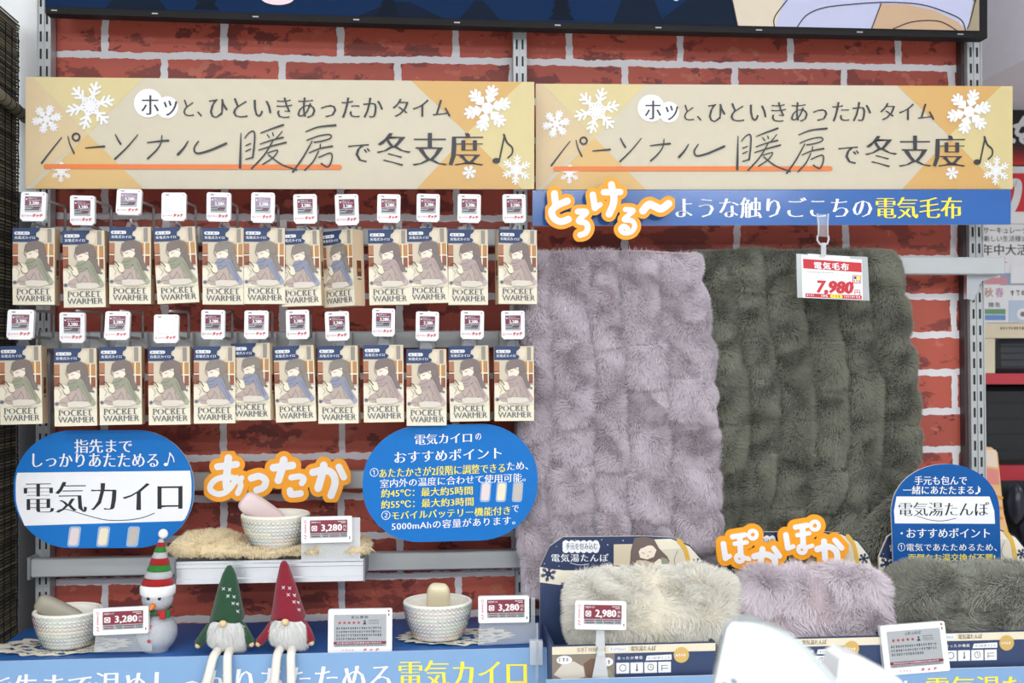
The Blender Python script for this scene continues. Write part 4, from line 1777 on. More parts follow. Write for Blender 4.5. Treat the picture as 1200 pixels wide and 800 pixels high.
def goods():
    c = PZ(80, 757, Z_DECK)
    dz = 0.0042
    y0 = min(-0.15, c.y)
    c = Vector((P(80, 757, -0.185).x, -0.185, Z_DECK))
    doily(Vector((P(80, 757, -0.19).x - 0.01, -0.188, Z_DECK)), 0.245, 0.125, 'cream lace doily under the left basket', 3)
    s = mpp(-0.185)
    basket(c + Vector((0, 0, dz)), 36.5 * s, 25 * s, 38 * s, 'white rope basket with coloured zigzag stitching beside the snowman')
    taupe = mat('warmer_taupe', (158, 152, 136), 0.42)
    pink = mat('warmer_pink', (224, 204, 202), 0.42)
    cream = mat('warmer_cream', (228, 216, 184), 0.42)
    hand_warmer(c + Vector((-0.017, 0.006, dz + 0.054)), 0.085, 0.036, 0.026, (R(12), R(118), R(12)), taupe, 'taupe hand warmer lying in the basket beside the snowman')
    c2 = Vector((P(513, 748, -0.19).x, -0.19, Z_DECK))
    doily(Vector((P(534, 748, -0.19).x, -0.188, Z_DECK)), 0.215, 0.125, 'cream lace doily under the basket next to the review card', 8)
    s = mpp(-0.19)
    basket(c2 + Vector((0, 0, dz)), 38.5 * s, 27 * s, 40 * s, 'white rope basket standing right of the white review card')
    hand_warmer(c2 + Vector((0.001, 0.012, dz + 0.052)), 0.085, 0.042, 0.026, (R(24), R(4), R(-6)), cream, 'cream hand warmer standing up in the basket next to the review card')
    zb = Z_SHELF + 0.0145
    c3 = Vector((P(323, 648, -0.150).x, -0.150, zb))
    s = mpp(-0.148)
    b3 = basket(c3, 37.5 * s, 24 * s, 37 * s, 'white rope basket on the fleece pad of the short shelf')
    hand_warmer(c3 + Vector((-0.024, 0.0, 0.062)), 0.085, 0.042, 0.026, (R(8), R(-52), R(8)), pink, 'pale pink hand warmer sticking out of the basket on the shelf')


goods()


# ================================================================ SNOWMAN
def snowman():
    Y = -0.225
    root = Vector((P(183, 762, Y).x, Y, Z_DECK))
    s = mpp(Y)
    o = empty('snowman_figure', root, (0, R(1.5), 0))
    tag(o, 'glittering snowman ornament in a tall striped hat', 'snowman ornament')
    ice = mat('glitter_ice', (222, 226, 234), 0.25, var=0.16, scale=420, coat=0.4, bump=0.9)
    white = mat('hat_white', (240, 240, 242), 0.7, var=0.06, scale=300)
    mb = MB()
    rb = 23.2 * s
    prof = [(0.001, 0), (rb * 0.62, 0.0005)]
    for k in range(1, 15):
        a = -PI / 2 + PI * k / 14
        if math.sin(a) > -0.86:
            prof.append((math.cos(a) * rb, rb * 0.92 + math.sin(a) * rb))
    prof = [p for p in prof if p[1] < rb * 1.72]
    rh = 17.6 * s
    zc = 60.5 * s
    for k in range(0, 13):
        a = -0.95 + (PI / 2 + 0.95) * k / 12
        prof.append((max(0.001, math.cos(a) * rh), zc + math.sin(a) * rh))
    prof.sort(key=lambda q: q[1])
    mb.lathe(prof, ice, 32)
    mb.build('body', o)
    mb = MB()
    # fleece brim, then stripes up the cone
    z0, z1 = 63 * s, 76 * s
    mb.lathe([(17.2 * s, z0), (19.6 * s, z0 + 2.5 * s), (19.8 * s, z1 - 3 * s), (18.2 * s, z1), (17 * s, z1)], white, 28)
    zt = 131 * s
    stripes = ['red', 'white', 'green', 'red', 'white', 'green', 'red', 'white', 'green']
    hs = [10.5, 9.5, 9, 9, 8, 7.5, 6, 5, 3]
    cols = {'red': mat('glitter_red', (196, 36, 40), 0.35, var=0.35, scale=500, bump=0.9), 'green': mat('glitter_green', (54, 150, 58), 0.35, var=0.35, scale=500, bump=0.9), 'white': mat('glitter_white', (226, 228, 232), 0.35, var=0.12, scale=500, bump=0.9)}
    z = z1 - s
    tot = sum(hs)
    for st, hh in zip(stripes, hs):
        zz = z + hh * s * (zt - z1) / (tot * s)
        ra = 18.2 * s * (zt - z) / (zt - z1) ** 1.0 if False else 17.6 * s * max(0.02, (zt + 4 * s - z) / (zt + 4 * s - z1))
        rb_ = 17.6 * s * max(0.02, (zt + 4 * s - zz) / (zt + 4 * s - z1))
        mb.lathe([(ra * 0.99, z), (ra * 1.03, z + 0.001), ((ra + rb_) / 2 * 1.05, (z + zz) / 2), (rb_ * 1.03, zz - 0.0008), (rb_ * 0.96, zz)], cols[st], 24, (0.045 * (z - z1), 0, 0), (0.045, 0))
        z = zz
    mb.build('hat', o)
    mb = MB()
    mb.ball((0.05 * (zt - z1) + 0.0025, 0, zt + 2 * s), 5.6 * s, white, 14)
    mb.build('pompom', o)
    for x in (-6.3, 5.6):
        mb = MB()
        mb.ball((x * s, -16.0 * s, 62.5 * s), 2.2 * s, MATS['print_black'], 10, (1, 0.7, 1))
        mb.build('eye', o)
    mb = MB()
    mb.tube([(-0.5 * s, -16.5 * s, 55 * s), (-1.2 * s, -21 * s, 53.5 * s), (-2 * s, -25 * s, 52 * s)], [3.0 * s, 2.4 * s, 1.2 * s], mat('carrot_orange', (240, 130, 34), 0.5), 10)
    mb.build('nose', o)
    mb = MB()
    red, grn = mat('scarf_red', (178, 36, 40), 0.8), mat('scarf_green', (38, 98, 58), 0.8)
    n = 28
    for k in range(n):
        a0, a1 = 2 * PI * k / n, 2 * PI * (k + 1) / n
        q = 16.4 * s
        mb.tube([(math.cos(a0) * q, math.sin(a0) * q, 46 * s), (math.cos(a1) * q, math.sin(a1) * q, 46 * s)], 3.0 * s, red if (k // 2) % 2 else grn, 8)
    mb.box((7 * s, -19.5 * s, 40 * s), (13.5 * s, -15.5 * s, 49 * s), red, 0.001)
    mb.box((13.5 * s, -18 * s, 41 * s), (18 * s, -12 * s, 50 * s), grn, 0.001)
    mb.build('scarf', o)
    bfn = (lambda a, b: Vector((a * s, -math.sqrt(max(0.0, (23.2 ** 2) - a * a - (b - 21.3) ** 2)) * s - 0.0006, b * s)))
    for (cx, cz) in ((-3, 32), (-3, 16)):
        mb = MB()
        F = Face(mb, bfn)
        F.poly([(cx + (3.2 if k % 2 == 0 else 1.4) * math.sin(PI * k / 5), cz + (3.2 if k % 2 == 0 else 1.4) * math.cos(PI * k / 5)) for k in range(10)], mat('button_red', (196, 60, 72), 0.5), 1)
        mb.build('button', o)
    mb = MB()
    mb.ball((-21 * s, -9 * s, 15 * s), 5.2 * s, grn, 12, (0.7, 0.5, 0.95))
    mb.build('mitten', o)


snowman()


# ================================================================ GNOMES
def gnome(px, tip_dx, colr, dark, name_c, label, lean, leg_spread, hat_h):
    Y = -0.238
    root = Vector((P(px, 759, Y).x, Y, Z_DECK))
    s = mpp(Y)
    o = empty('gnome_doll', root)
    tag(o, label, 'gnome', 'felt gnomes on the deck edge')
    felt = mat('felt_' + name_c, colr, 0.95, var=0.12, scale=120, bump=0.5, sheen=0.3)
    boot = mat('boot_' + name_c, dark, 0.9, var=0.1, scale=100)
    wood = mat('nose_wood', (226, 196, 150), 0.5)
    knit = mat('knit_white', (234, 230, 220), 0.95, bump=0.6)
    mb = MB()
    mb.lathe([(0.001, 0.0), (16 * s, 0.001), (18 * s, 8 * s), (17 * s, 22 * s), (14 * s, 36 * s), (10 * s, 42 * s), (0.001, 43 * s)], felt, 24, sq=0.72)
    mb.build('body', o)
    # hat
    mb = MB()
    prof, n = [], 26
    z0 = 36 * s
    V, Fc = [], []
    rings = [(19.5, 0), (20.0, 1.5), (18.4, 8), (15.2, 22), (11.6, 38), (7.6, 52), (4.6, hat_h - 4), (2.6, hat_h - 0.8), (0.4, hat_h)]
    for r_, z in rings:
        t = z / hat_h
        cx = tip_dx * t * s
        for k in range(n):
            a = 2 * PI * k / n
            sag = 2.2 * math.sin(3 * a + 1) * (1 - t) ** 3
            V.append((cx + math.cos(a) * r_ * s, math.sin(a) * r_ * s * 0.85, z0 + (z + sag - (2.5 if math.sin(a) < -0.5 and z < 2 else 0) * 0) * s))
    for i in range(len(rings) - 1):
        for k in range(n):
            k2 = (k + 1) % n
            Fc.append((i * n + k, i * n + k2, (i + 1) * n + k2, (i + 1) * n + k))
    mb.add(V, Fc, felt, True)
    mb.build('hat', o)
    mb = MB()
    th = MATS['print_white']
    for dx, z in ((-3, 37), (4, 36), (2.5, 29), (9, 27.5), (8.5, 20.5), (12.8, 19), (13.6, 11)):
        t = z / hat_h
        r_ = np.interp(z, [q[1] for q in rings], [q[0] for q in rings])
        x = min(dx, r_ * 0.93) + tip_dx * t * 0
        xx = tip_dx * t + x - tip_dx * t * 0.5
        rel = max(-0.95, min(0.95, (xx - tip_dx * t) / r_))
        yy = -math.sqrt(1 - rel * rel) * r_ * 0.85 - 0.4
        q = 1.7
        for sg in (-1, 1):
            mb.tube([((xx - q) * s, yy * s - 0.0002, z0 + (z - sg * q) * s), ((xx + q) * s, yy * s - 0.0002, z0 + (z + sg * q) * s)], 0.00055, th, 5)
    mb.build('stitching', o)
    mb = MB()
    mb.ball((tip_dx * 0.02 * s - 1 * s, -21.0 * s, z0 + 0.2 * s), 4.1 * s, wood, 14, (1.1, 0.9, 0.9))
    mb.build('nose', o)
    # arms with wooden hands
    for sg in (-1, 1):
        mb = MB()
        p0 = Vector((sg * 12 * s, -3 * s, 34 * s))
        p1 = Vector((sg * 22.5 * s, -9 * s, 22 * s))
        p2 = Vector((sg * (29.5 + lean * sg) * s, -14 * s, 11 * s))
        mb.tube([p0, (p0 + p1) / 2 + Vector((sg * 1.2 * s, 0, s)), p1, p2], [3.6 * s, 4.6 * s, 5.2 * s, 5.4 * s], felt, 10)
        a = mb.build('arm', o)
        mb = MB()
        mb.ball(p2 + (p2 - p1).normalized() * 0.8 * s, 3.4 * s, wood, 10)
        mb.build('hand', a)
    # legs over the edge
    for sg, spread in ((-1, leg_spread[0]), (1, leg_spread[1])):
        mb = MB()
        yl = Y_LIP - 0.019 - Y
        pts = [(sg * 6.5 * s, -8 * s, 5 * s), (sg * 7.2 * s, yl + 0.012, 5.2 * s), (sg * 7.6 * s + spread * 2 * s, yl - 0.003, 1.0 * s), (sg * 8 * s + spread * 8 * s, yl - 0.009, -16 * s), (sg * 8 * s + spread * 19 * s, yl - 0.015, -36 * s)]
        pts = spline([np.array(p) for p in pts], 4)
        mb.tube(pts, 4.9 * s, knit, 10)
        lg = mb.build('leg', o)
        mb = MB()
        e = Vector(pts[-1])
        mb.ball(e + Vector((0, -4 * s, -5 * s)), 7 * s, boot, 14, (0.95, 1.5, 0.8))
        mb.tube([e + Vector((0, 0, 2.5 * s)), e + Vector((0, 0, -5 * s))], 5.7 * s, boot, 10)
        mb.build('boot', lg)
    # beard
    r = np.random.default_rng(int(px))
    N = 7500
    a = r.uniform(-1.0, 1.0, N)
    t = r.uniform(0, 1, N) ** 1.3
    rad = (16 + 2.5 * np.sin(PI * t)) * s
    p = np.stack([np.sin(a) * rad * 1.12, -np.cos(a) * rad - 0.001, z0 + (0 - 19 * t) * s], axis=1)
    nn = np.stack([np.sin(a), -np.cos(a), np.zeros(N)], axis=1)
    flow = np.stack([np.sin(a) * 0.35, np.zeros(N), -np.ones(N)], axis=1)
    fur_mesh('beard', o, p, nn, flow, 16 * s, 0.0007, mat('beard_white', (230, 230, 228), 0.8, island=0.12, sheen=0.2), 2.2, 0.42, 0.4, int(px))


gnome(266, 3, (30, 72, 46), (30, 72, 46), 'green', 'gnome doll with a green hat and long white beard', 0, (-0.55, 0.05), 62)
gnome(338, -5, (132, 20, 44), (120, 18, 40), 'crimson', 'gnome doll with a crimson hat and long white beard', -2, (-0.12, 0.05), 66)


# ================================================================ LABELS ON THE DECKS
label_px(110.5, 175, 711.5, 742.5, -0.262, '3,280', 'landscape price label reading 3,280 in front of the snowman', -1.5)
clear_sheet([(112, 742), (110, 764), (178, 763), (178, 742)], -0.258, 'clear stand under the price label in front of the snowman', 'clear_plastic')
label_px(353.5, 413, 605, 635.5, -0.206, '3,280', 'landscape price label reading 3,280 on the short silver shelf', -0.5)
clear_sheet([(353, 608), (353, 657.5), (422, 657), (422, 606)], -0.200, 'frosted card holder behind the price label on the short shelf')
label_px(560.5, 620, 698, 729, -0.26, '3,280', 'landscape price label reading 3,280 next to the right rope basket', 0.3)
clear_sheet([(562, 729), (560, 756), (627, 753), (627, 700), (622, 700), (622, 729)], -0.256, 'clear stand under the price label next to the right rope basket', 'clear_plastic')
label_px(673, 733, 704, 737, -0.375, '2,980', 'landscape price label reading 2,980 in front of the cream cushion', 2.2)


def label_clip():
    """Clear clip stand carrying the 2,980 label."""
    Y = -0.368
    root = P(704, 794, Y)
    mb = MB()
    F = Face(mb, local(Y, root))
    F.slab([(699, 738), (698, 756), (701, 758), (694, 794), (713, 794), (708, 758), (709, 756), (708, 738)], 0.004, MATS['frost_plastic'], MATS['frost_plastic'])
    F.slab([(699.5, 762), (699, 768), (708, 768), (707.5, 762)], -0.003, MATS['frost_plastic'], MATS['frost_plastic'])
    o = mb.build('label_clip', None, root)
    tag(o, 'clear clip stand under the price label reading 2,980', 'clip')


label_clip()


def edge_clip():
    Y = -0.29
    root = P(630, 780, Y)
    o = empty('banner_clip', root)
    tag(o, 'clear plastic clip on the right end of the left deck banner', 'clip')
    mb = MB()
    F = Face(mb, local(Y, root))
    F.slab([(621, 751), (621, 779), (636, 779), (636, 751)], 0.012, MATS['frost_plastic'], MATS['frost_plastic'])
    mb.build('clip', o)
    mb = MB()
    F = Face(mb, local(Y, root))
    F.slab([(627.5, 730), (627.5, 830), (631, 830), (631, 730)], 0.003, MATS['clear_plastic'], MATS['clear_plastic'])
    mb.build('post', o)


edge_clip()


def review_card(q, Y, back, label, title, n_lines):
    """Portrait electronic card with stars; q = x0, x1, y0, y1 of the case, skew of the right side."""
    x0, x1, y0, y1, tilt = q
    mid = P((x0 + x1) / 2, y1, Y)
    w = (P(x1, y1, Y) - P(x0, y1, Y)).x
    h = P((x0 + x1) / 2, y0, Y).z - mid.z
    o = empty('review_card', mid, (R(back), R(tilt), 0))
    tag(o, label, 'review card')
    M = MATS
    mb = MB()
    fn = lambda a, b: Vector(((a / 100 - 0.5) * w, -0.006, h * (1 - b / 70)))
    F = Face(mb, fn)
    F.slab(round_rect(0, 0, 100, 70, 3, 4), 0.011, M['tag_white'], M['tag_white'])
    mb.build('case', o)
    mb = MB()
    F = Face(mb, fn, step=0.0003)
    F.rect(9, 9, 91, 60, M['screen_grey'], 1)
    ink = M['print_ink']
    F.text(title, ink, 36, 11, 62, 15.5, 2, 0.03)
    for k in range(5):
        cx = 18 + k * 7.4
        F.poly([(cx + (3.0 if j % 2 == 0 else 1.3) * math.sin(PI * j / 5), 22 - (2.9 if j % 2 == 0 else 1.2) * math.cos(PI * j / 5)) for j in range(10)], mat('star_red', (170, 30, 44), 0.5), 2)
    F.disc(57, 20, 1.6, ink, 2, 10)
    F.poly([(54, 25), (55.5, 22), (58.5, 22), (60, 25)], ink, 2)
    F.rect(63, 18, 79, 19.2, M['print_grey'], 2)
    F.marks(63, 21, 79, 22.2, ink, 2)
    F.marks(63, 23.4, 80, 24.6, ink, 2)
    for k in range(n_lines):
        F.marks(13, 29 + k * 5.6, 84 - (k == n_lines - 1) * 22, 32.4 + k * 5.6, ink, 2)
    F.rect(9, 52, 91, 56, M['print_burgundy'], 2)
    F.marks(14, 53, 84, 55, M['print_white'], 3)
    F.marks(12, 57.2, 88, 59, ink, 2)
    mb.build('screen', o)
    mb = MB()
    F = Face(mb, fn, step=0.0003)
    F.disc(94.5, 4, 1.6, M['print_red'], 1, 10)
    F.rect(94, 8, 95.6, 12, ink, 1)
    F.text('アプリで', M['print_red'], 22, 64, 40, 67, 1, 0.02)
    F.text('タッチ', M['print_red'], 55, 63, 80, 67.5, 1, 0.07, 0.04, shear=0.2)
    mb.build('lettering', o)


review_card((384.5, 459.5, 713.5, 764, 0.4), -0.266, -6, 'white review card with red stars standing right of the crimson gnome', '安心便利', 4)
review_card((1036, 1112, 731, 788, -3), -0.372, -8, 'white review card with red stars in front of the green cushion', 'ふわふわだ', 3)
# ================================================================ FUR CUSHION GIFT BOXES
Y_CARD, Y_FRONT = -0.205, -0.362


def gift_box(x_off, name_c, dx=0.0):
    """Navy gift box with an arched back card, open front tray; art in the photo pixels of the leftmost one."""
    root = P(745 + x_off, 790, Y_CARD)
    root.z = Z_DECK2
    o = empty('gift_box', root)
    tag(o, 'navy gift box with illustrated back card behind the %s fur cushion' % name_c, 'gift box', 'navy gift boxes of fur cushions')
    r0 = P(745, 790, Y_CARD)
    k = 1.0 if x_off == 0 else 0.93 if x_off < 300 else 0.955
    dz = 0.0 if x_off == 0 else 0.003 if x_off < 300 else 0.006

    def fn(a, b):
        q = P(a, b, Y_CARD)
        return Vector(((q.x - r0.x) * k, 0, max(0.001, q.z - Z_DECK2 + dz)))
    M = MATS
    navy = mat('gift_navy', (44, 62, 100), 0.5)
    deep = mat('gift_deep', (34, 50, 88), 0.5)
    cream = mat('gift_cream', (238, 230, 210), 0.5)
    mb = MB()
    F = Face(mb, fn)
    F.slab([(632.5, 795), (834, 795), (833, 700), (831, 680), (822, 655), (808, 638), (786, 629.5), (756, 628), (660, 629), (644, 640), (633, 664)][::-1], 0.006, navy, cream)
    F.poly([(632.6, 664), (632.6, 682), (662, 686), (700, 694), (745, 692), (832.8, 700), (831, 680), (821, 655), (808, 640), (786, 631), (762, 632), (748, 648), (726, 664), (690, 668), (660, 668)][::-1], cream, 1)
    F.poly([(644, 641), (633.5, 664), (650, 667), (690, 667.5), (722, 662), (744, 648), (750, 629), (660, 630)][::-1], deep, 2)
    mb.build('back_card', o)
    mb = MB()
    F = Face(mb, fn)
    F.poly(round_rect(659, 634.5, 703, 645.5, 5.5, 5), M['print_white'], 3)
    for cx in range(663, 702, 7):
        F.disc(cx, 636.5, 4, M['print_white'], 3, 10)
        F.disc(cx, 643.8, 4, M['print_white'], 3, 10)
    F.text('手元を包み込む', navy, 663, 635.8, 700, 643.5, 4, 0.01)
    F.text('電気湯たんぽ', M['print_white'], 646, 648.5, 713, 658, 4, 0.025, -0.006)
    F.line([(668, 659), (678, 661.5), (690, 660.5)], 0.6, M['print_white'], 4, 0.6)
    for cx, cy, r_ in ((674, 632.5, 0.5), (705, 632, 0.6), (712, 638, 0.7), (638, 660, 0.6), (655, 663, 0.5), (700, 664, 0.6), (730, 633, 0.7), (652, 640, 0.5), (690, 665, 0.4)):
        F.disc(cx, cy, r_, M['print_white'], 4, 6)
    mb.build('lettering', o)
    mb = MB()
    F = Face(mb, fn)
    for q in ((642.5, 672, 9.0, 0, 0.3, 1.2), (660, 685, 3.5, 1, 0.1, None), (816, 660, 6.5, 0, 0.2, 1.0)):
        m2 = MB()
        Face(m2, fn).flake(q[0], q[1], q[2], deep, 3, q[3], q[4], q[5])
        m2.build('snowflake', o)
    # laptop, lamp with yellow band, someone hugging a cushion
    tan = mat('gift_tan', (214, 200, 176), 0.55)
    F.poly([(719, 637.5), (719, 662), (738, 663), (742, 650), (741, 637)][::-1], tan, 4)
    F.poly([(703, 671), (722, 663), (738, 664), (726, 672)][::-1], mat('gift_grey', (206, 202, 192), 0.55), 4)
    F.disc(719, 667, 6, mat('gift_green', (150, 158, 138), 0.55), 5, 12, 3)
    F.poly([(768, 644), (768, 664), (800, 668), (806, 650), (798, 642)][::-1], mat('gift_box_art', (222, 214, 196), 0.55), 4)
    F.line([(795, 633), (802, 642), (806, 656), (808, 668)], 5, mat('gift_gold', (224, 178, 70), 0.5), 5)
    F.line([(794, 645), (790, 655), (792, 664)], 0.8, mat('gift_line', (150, 140, 126), 0.5), 5)
    hair = mat('gift_hair', (112, 96, 92), 0.6)
    skin = mat('gift_skin', (244, 230, 214), 0.6)
    F.poly([(743, 630), (739, 645), (738, 660), (734, 668), (745, 672), (780, 662), (788, 666), (782, 652), (772, 642), (766, 631), (755, 628.5)][::-1], hair, 6)
    F.poly([(748, 646), (752, 640), (764, 638), (769, 644), (766, 652), (758, 655), (750, 653)][::-1], skin, 7)
    F.poly([(748, 641), (750, 634), (760, 632), (768, 640), (760, 638), (752, 642)][::-1], hair, 8)
    F.line([(752, 647), (755, 648)], 0.7, MATS['gift_line'], 8)
    F.line([(760, 646), (763, 646)], 0.7, MATS['gift_line'], 8)
    F.disc(759, 651, 1, mat('gift_blush', (214, 140, 120), 0.6), 8, 8)
    F.poly([(772, 654), (784, 658), (792, 668), (766, 670), (762, 662)][::-1], cream, 8)
    F.poly([(774, 652), (781, 654), (784, 660), (775, 661)][::-1], MATS['gift_green'], 9)
    F.poly([(741, 664), (746, 656), (756, 656), (768, 660), (762, 672), (744, 674)][::-1], mat('gift_fluff', (206, 190, 172), 0.7), 9)
    F.poly([(744, 668), (748, 662), (754, 663), (754, 670), (748, 673)][::-1], skin, 10)
    mb.build('illustration', o)
    # front tray with its printed panel
    fx0, fx1 = P(647 + x_off, 756, Y_FRONT).x - root.x, P(872 + x_off, 756, Y_FRONT).x - root.x
    fx1 = min(fx1, fx0 + 0.268)
    zt = P(647, 756.5, Y_FRONT).z - Z_DECK2 + dz
    yf = Y_FRONT - Y_CARD
    mb = MB()
    mb.box((fx0, yf, 0.001), (fx1, yf + 0.004, zt), navy)
    mb.box((fx0, yf + 0.004, 0.001), (fx0 + 0.004, -0.001, zt), navy)
    mb.box((fx1 - 0.004, yf + 0.004, 0.001), (fx1, -0.001, zt), navy)
    mb.box((fx0 + 0.004, yf + 0.004, 0.001), (fx1 - 0.004, -0.001, 0.006), navy)
    mb.build('tray', o)
    mb = MB()
    s = (fx1 - fx0) / 232.0
    pf = lambda a, b: Vector((fx0 + a * s, yf, zt - b * s))
    F = Face(mb, pf, step=0.0003)
    F.rect(0, 0, 232, 1.5, deep, 1)
    F.rect(0, 1.5, 232, 12.5, mat('gift_sand', (226, 216, 192), 0.5), 1)
    F.text('SOFT WARMER', mat('gift_brown', (120, 108, 90), 0.5), 35, 3.5, 76, 9.5, 2, 0.02, -0.03)
    F.poly(round_rect(80, 3, 107, 10, 3, 4), mat('gift_pale', (238, 240, 242), 0.5), 2)
    F.text('手元を包み込む', mat('gift_bluegrey', (140, 156, 178), 0.5), 82, 4, 105, 9, 3, 0.02)
    F.text('電気湯たんぽ', mat('gift_ink', (84, 78, 72), 0.5), 111, 3, 147, 10, 2, 0.03, -0.01)
    F.rect(0, 13, 88, 60, mat('gift_photo', (134, 122, 110), 0.5), 1)
    F.poly([(2, 40), (14, 26), (30, 22), (44, 30), (46, 44), (20, 50)], mat('gift_photo_pale', (206, 198, 186), 0.6), 2)
    F.poly([(44, 26), (56, 18), (70, 24), (84, 40), (64, 48), (48, 44)], mat('gift_photo_brown', (110, 84, 66), 0.6), 2)
    F.poly([(58, 42), (80, 34), (88, 46), (70, 54)], mat('gift_photo_green', (150, 150, 130), 0.6), 3)
    F.disc(17, 20, 11, M['print_white'], 3, 18, 6)
    F.marks(9, 17, 25, 22, M['print_grey'], 4)
    F.disc(78, 24, 8, M['print_white'], 4, 16, 6)
    F.marks(72, 21, 84, 27, M['print_grey'], 5)
    F.rect(88, 13, 232, 60, navy, 1)
    F.text('あったか機能', M['print_white'], 92, 17, 128, 21.5, 2, 0.01)
    F.poly([(134, 17), (132, 23.5), (169, 23.5), (169, 16)], M['print_white'], 2)
    F.text('4つのポイント', navy, 136, 18, 167, 22, 3, 0.01)
    for j in range(4):
        a = 90.5 + j * 19.8
        F.rect(a, 26, a + 18, 41, M['print_white'], 2)
    g = M['print_ink']
    F.ring(99.5, 33, 4.6, 0.9, g, 3, 16)
    F.line([(119.5, 28.5), (119.5, 36)], 1.4, g, 3)
    F.disc(119.5, 36.5, 1.6, g, 3, 10)
    F.ring(139, 33, 4.2, 0.9, g, 3, 16)
    F.line([(139, 30.5), (139, 33), (141, 34)], 0.7, g, 3, smooth=False)
    F.line([(154, 31), (164, 31)], 0.8, g, 3)
    F.line([(154, 35), (164, 35)], 0.8, g, 3)
    F.line([(155, 31), (155, 38)], 0.8, g, 3)
    F.disc(183, 17, 11, mat('gift_seal', (214, 178, 104), 0.4, metal=0.3), 3, 24)
    F.marks(175, 15.5, 191, 19, M['print_white'], 4)
    mb.build('front_panel', o)
    return o


gift_box(0, 'cream')
gift_box(203, 'lilac')
gift_box(388, 'green')


def fur_cushion(q, m_base, m_fur, label, seed, N=80000):
    """Rolled fur cushion strapped in its gift box."""
    x0, x1, y0, y1 = q
    Yc = -0.285
    a, b = P(x0, (y0 + y1) / 2, Yc), P(x1, (y0 + y1) / 2, Yc)
    t = P((x0 + x1) / 2, y0, Yc).z
    bt = P((x0 + x1) / 2, y1, Yc).z
    root = Vector(((a.x + b.x) / 2, Yc, bt))
    w, h = (b.x - a.x), t - bt
    fl = 0.012
    hw, hh, hd = w / 2 - fl * 0.8, h / 2 - fl * 0.5, 0.058 - fl * 0.7
    g = wob(seed, 7, 5)
    g2 = wob(seed + 1, 7, 9)

    def fn(u, v):
        th, ph = v * PI, u * 2 * PI
        e = 0.42
        sp = lambda z, k: np.sign(z) * np.abs(z) ** k
        cz = sp(np.cos(th), 0.8)
        s = np.sin(th) ** e
        x = -np.cos(th)
        x = sp(x, 0.62) * hw
        yy = -s * sp(np.cos(ph), 0.75) * hd
        zz = s * sp(np.sin(ph), 0.75) * hh
        k = 1 + 0.035 * g(x * 9, ph) + 0.02 * g2(x * 14, ph)
        zz = zz * k + hh + 0.004 * g(x * 12, x * 0)
        return np.stack([x, yy * k, zz], axis=1)
    mb = grid_mesh(fn, 48, 48, m_base)
    o = mb.build('fur_cushion', None, root)
    tag(o, label, 'cushion', 'fur cushions in gift boxes')
    r = np.random.default_rng(seed)
    u, v = r.uniform(0, 1, N), np.arccos(r.uniform(-0.995, 0.995, N)) / PI
    v = np.where(r.uniform(0, 1, N) < 0.45, r.uniform(0.01, 0.99, N), v)
    p = fn(u, v)
    nn, _t = surf_normals(fn, u, v)
    s = np.sign(np.sum(nn * (p - np.array((0, 0, hh))), axis=1))[:, None]
    nn = nn * s
    keep = (p[:, 1] < 0.03)
    p, nn = p[keep], nn[keep]
    G = [wob(seed * 3 + j, 7, 1.0) for j in range(3)]
    fx, fz = p[:, 0] * 40, p[:, 2] * 55
    flow = np.stack([G[0](fx, fz) * 0.8 + np.sign(p[:, 0]) * np.abs(p[:, 0] / hw) ** 3 * 0.5, G[1](fx, fz) * 0.3, G[2](fx * 1.3, fz) * 0.7 - 0.25], axis=1)
    fur_mesh('fur', o, p, nn, flow, 0.019, 0.0008, m_fur, 0.62, 0.2, 0.2, seed)


fur_cushion((664, 862, 662, 760), mat('cushion_cream', (222, 214, 196), 0.9), mat('fur_cream', (248, 244, 234), 0.8, island=0.08, sheen=0.25), 'cream fur cushion in the gift box behind the price label reading 2,980', 21)
fur_cushion((858, 1039, 659, 756), mat('cushion_lilac', (180, 164, 168), 0.9), mat('fur_lilac', (234, 224, 231), 0.8, island=0.08, sheen=0.25), 'lilac fur cushion in the gift box below the orange cut-out word', 33)
fur_cushion((1037, 1240, 656, 752), mat('cushion_green', (92, 94, 84), 0.9), mat('fur_green', (164, 165, 152), 0.8, island=0.12, sheen=0.25), 'grey-green fur cushion in the gift box before the arched blue sign', 47)


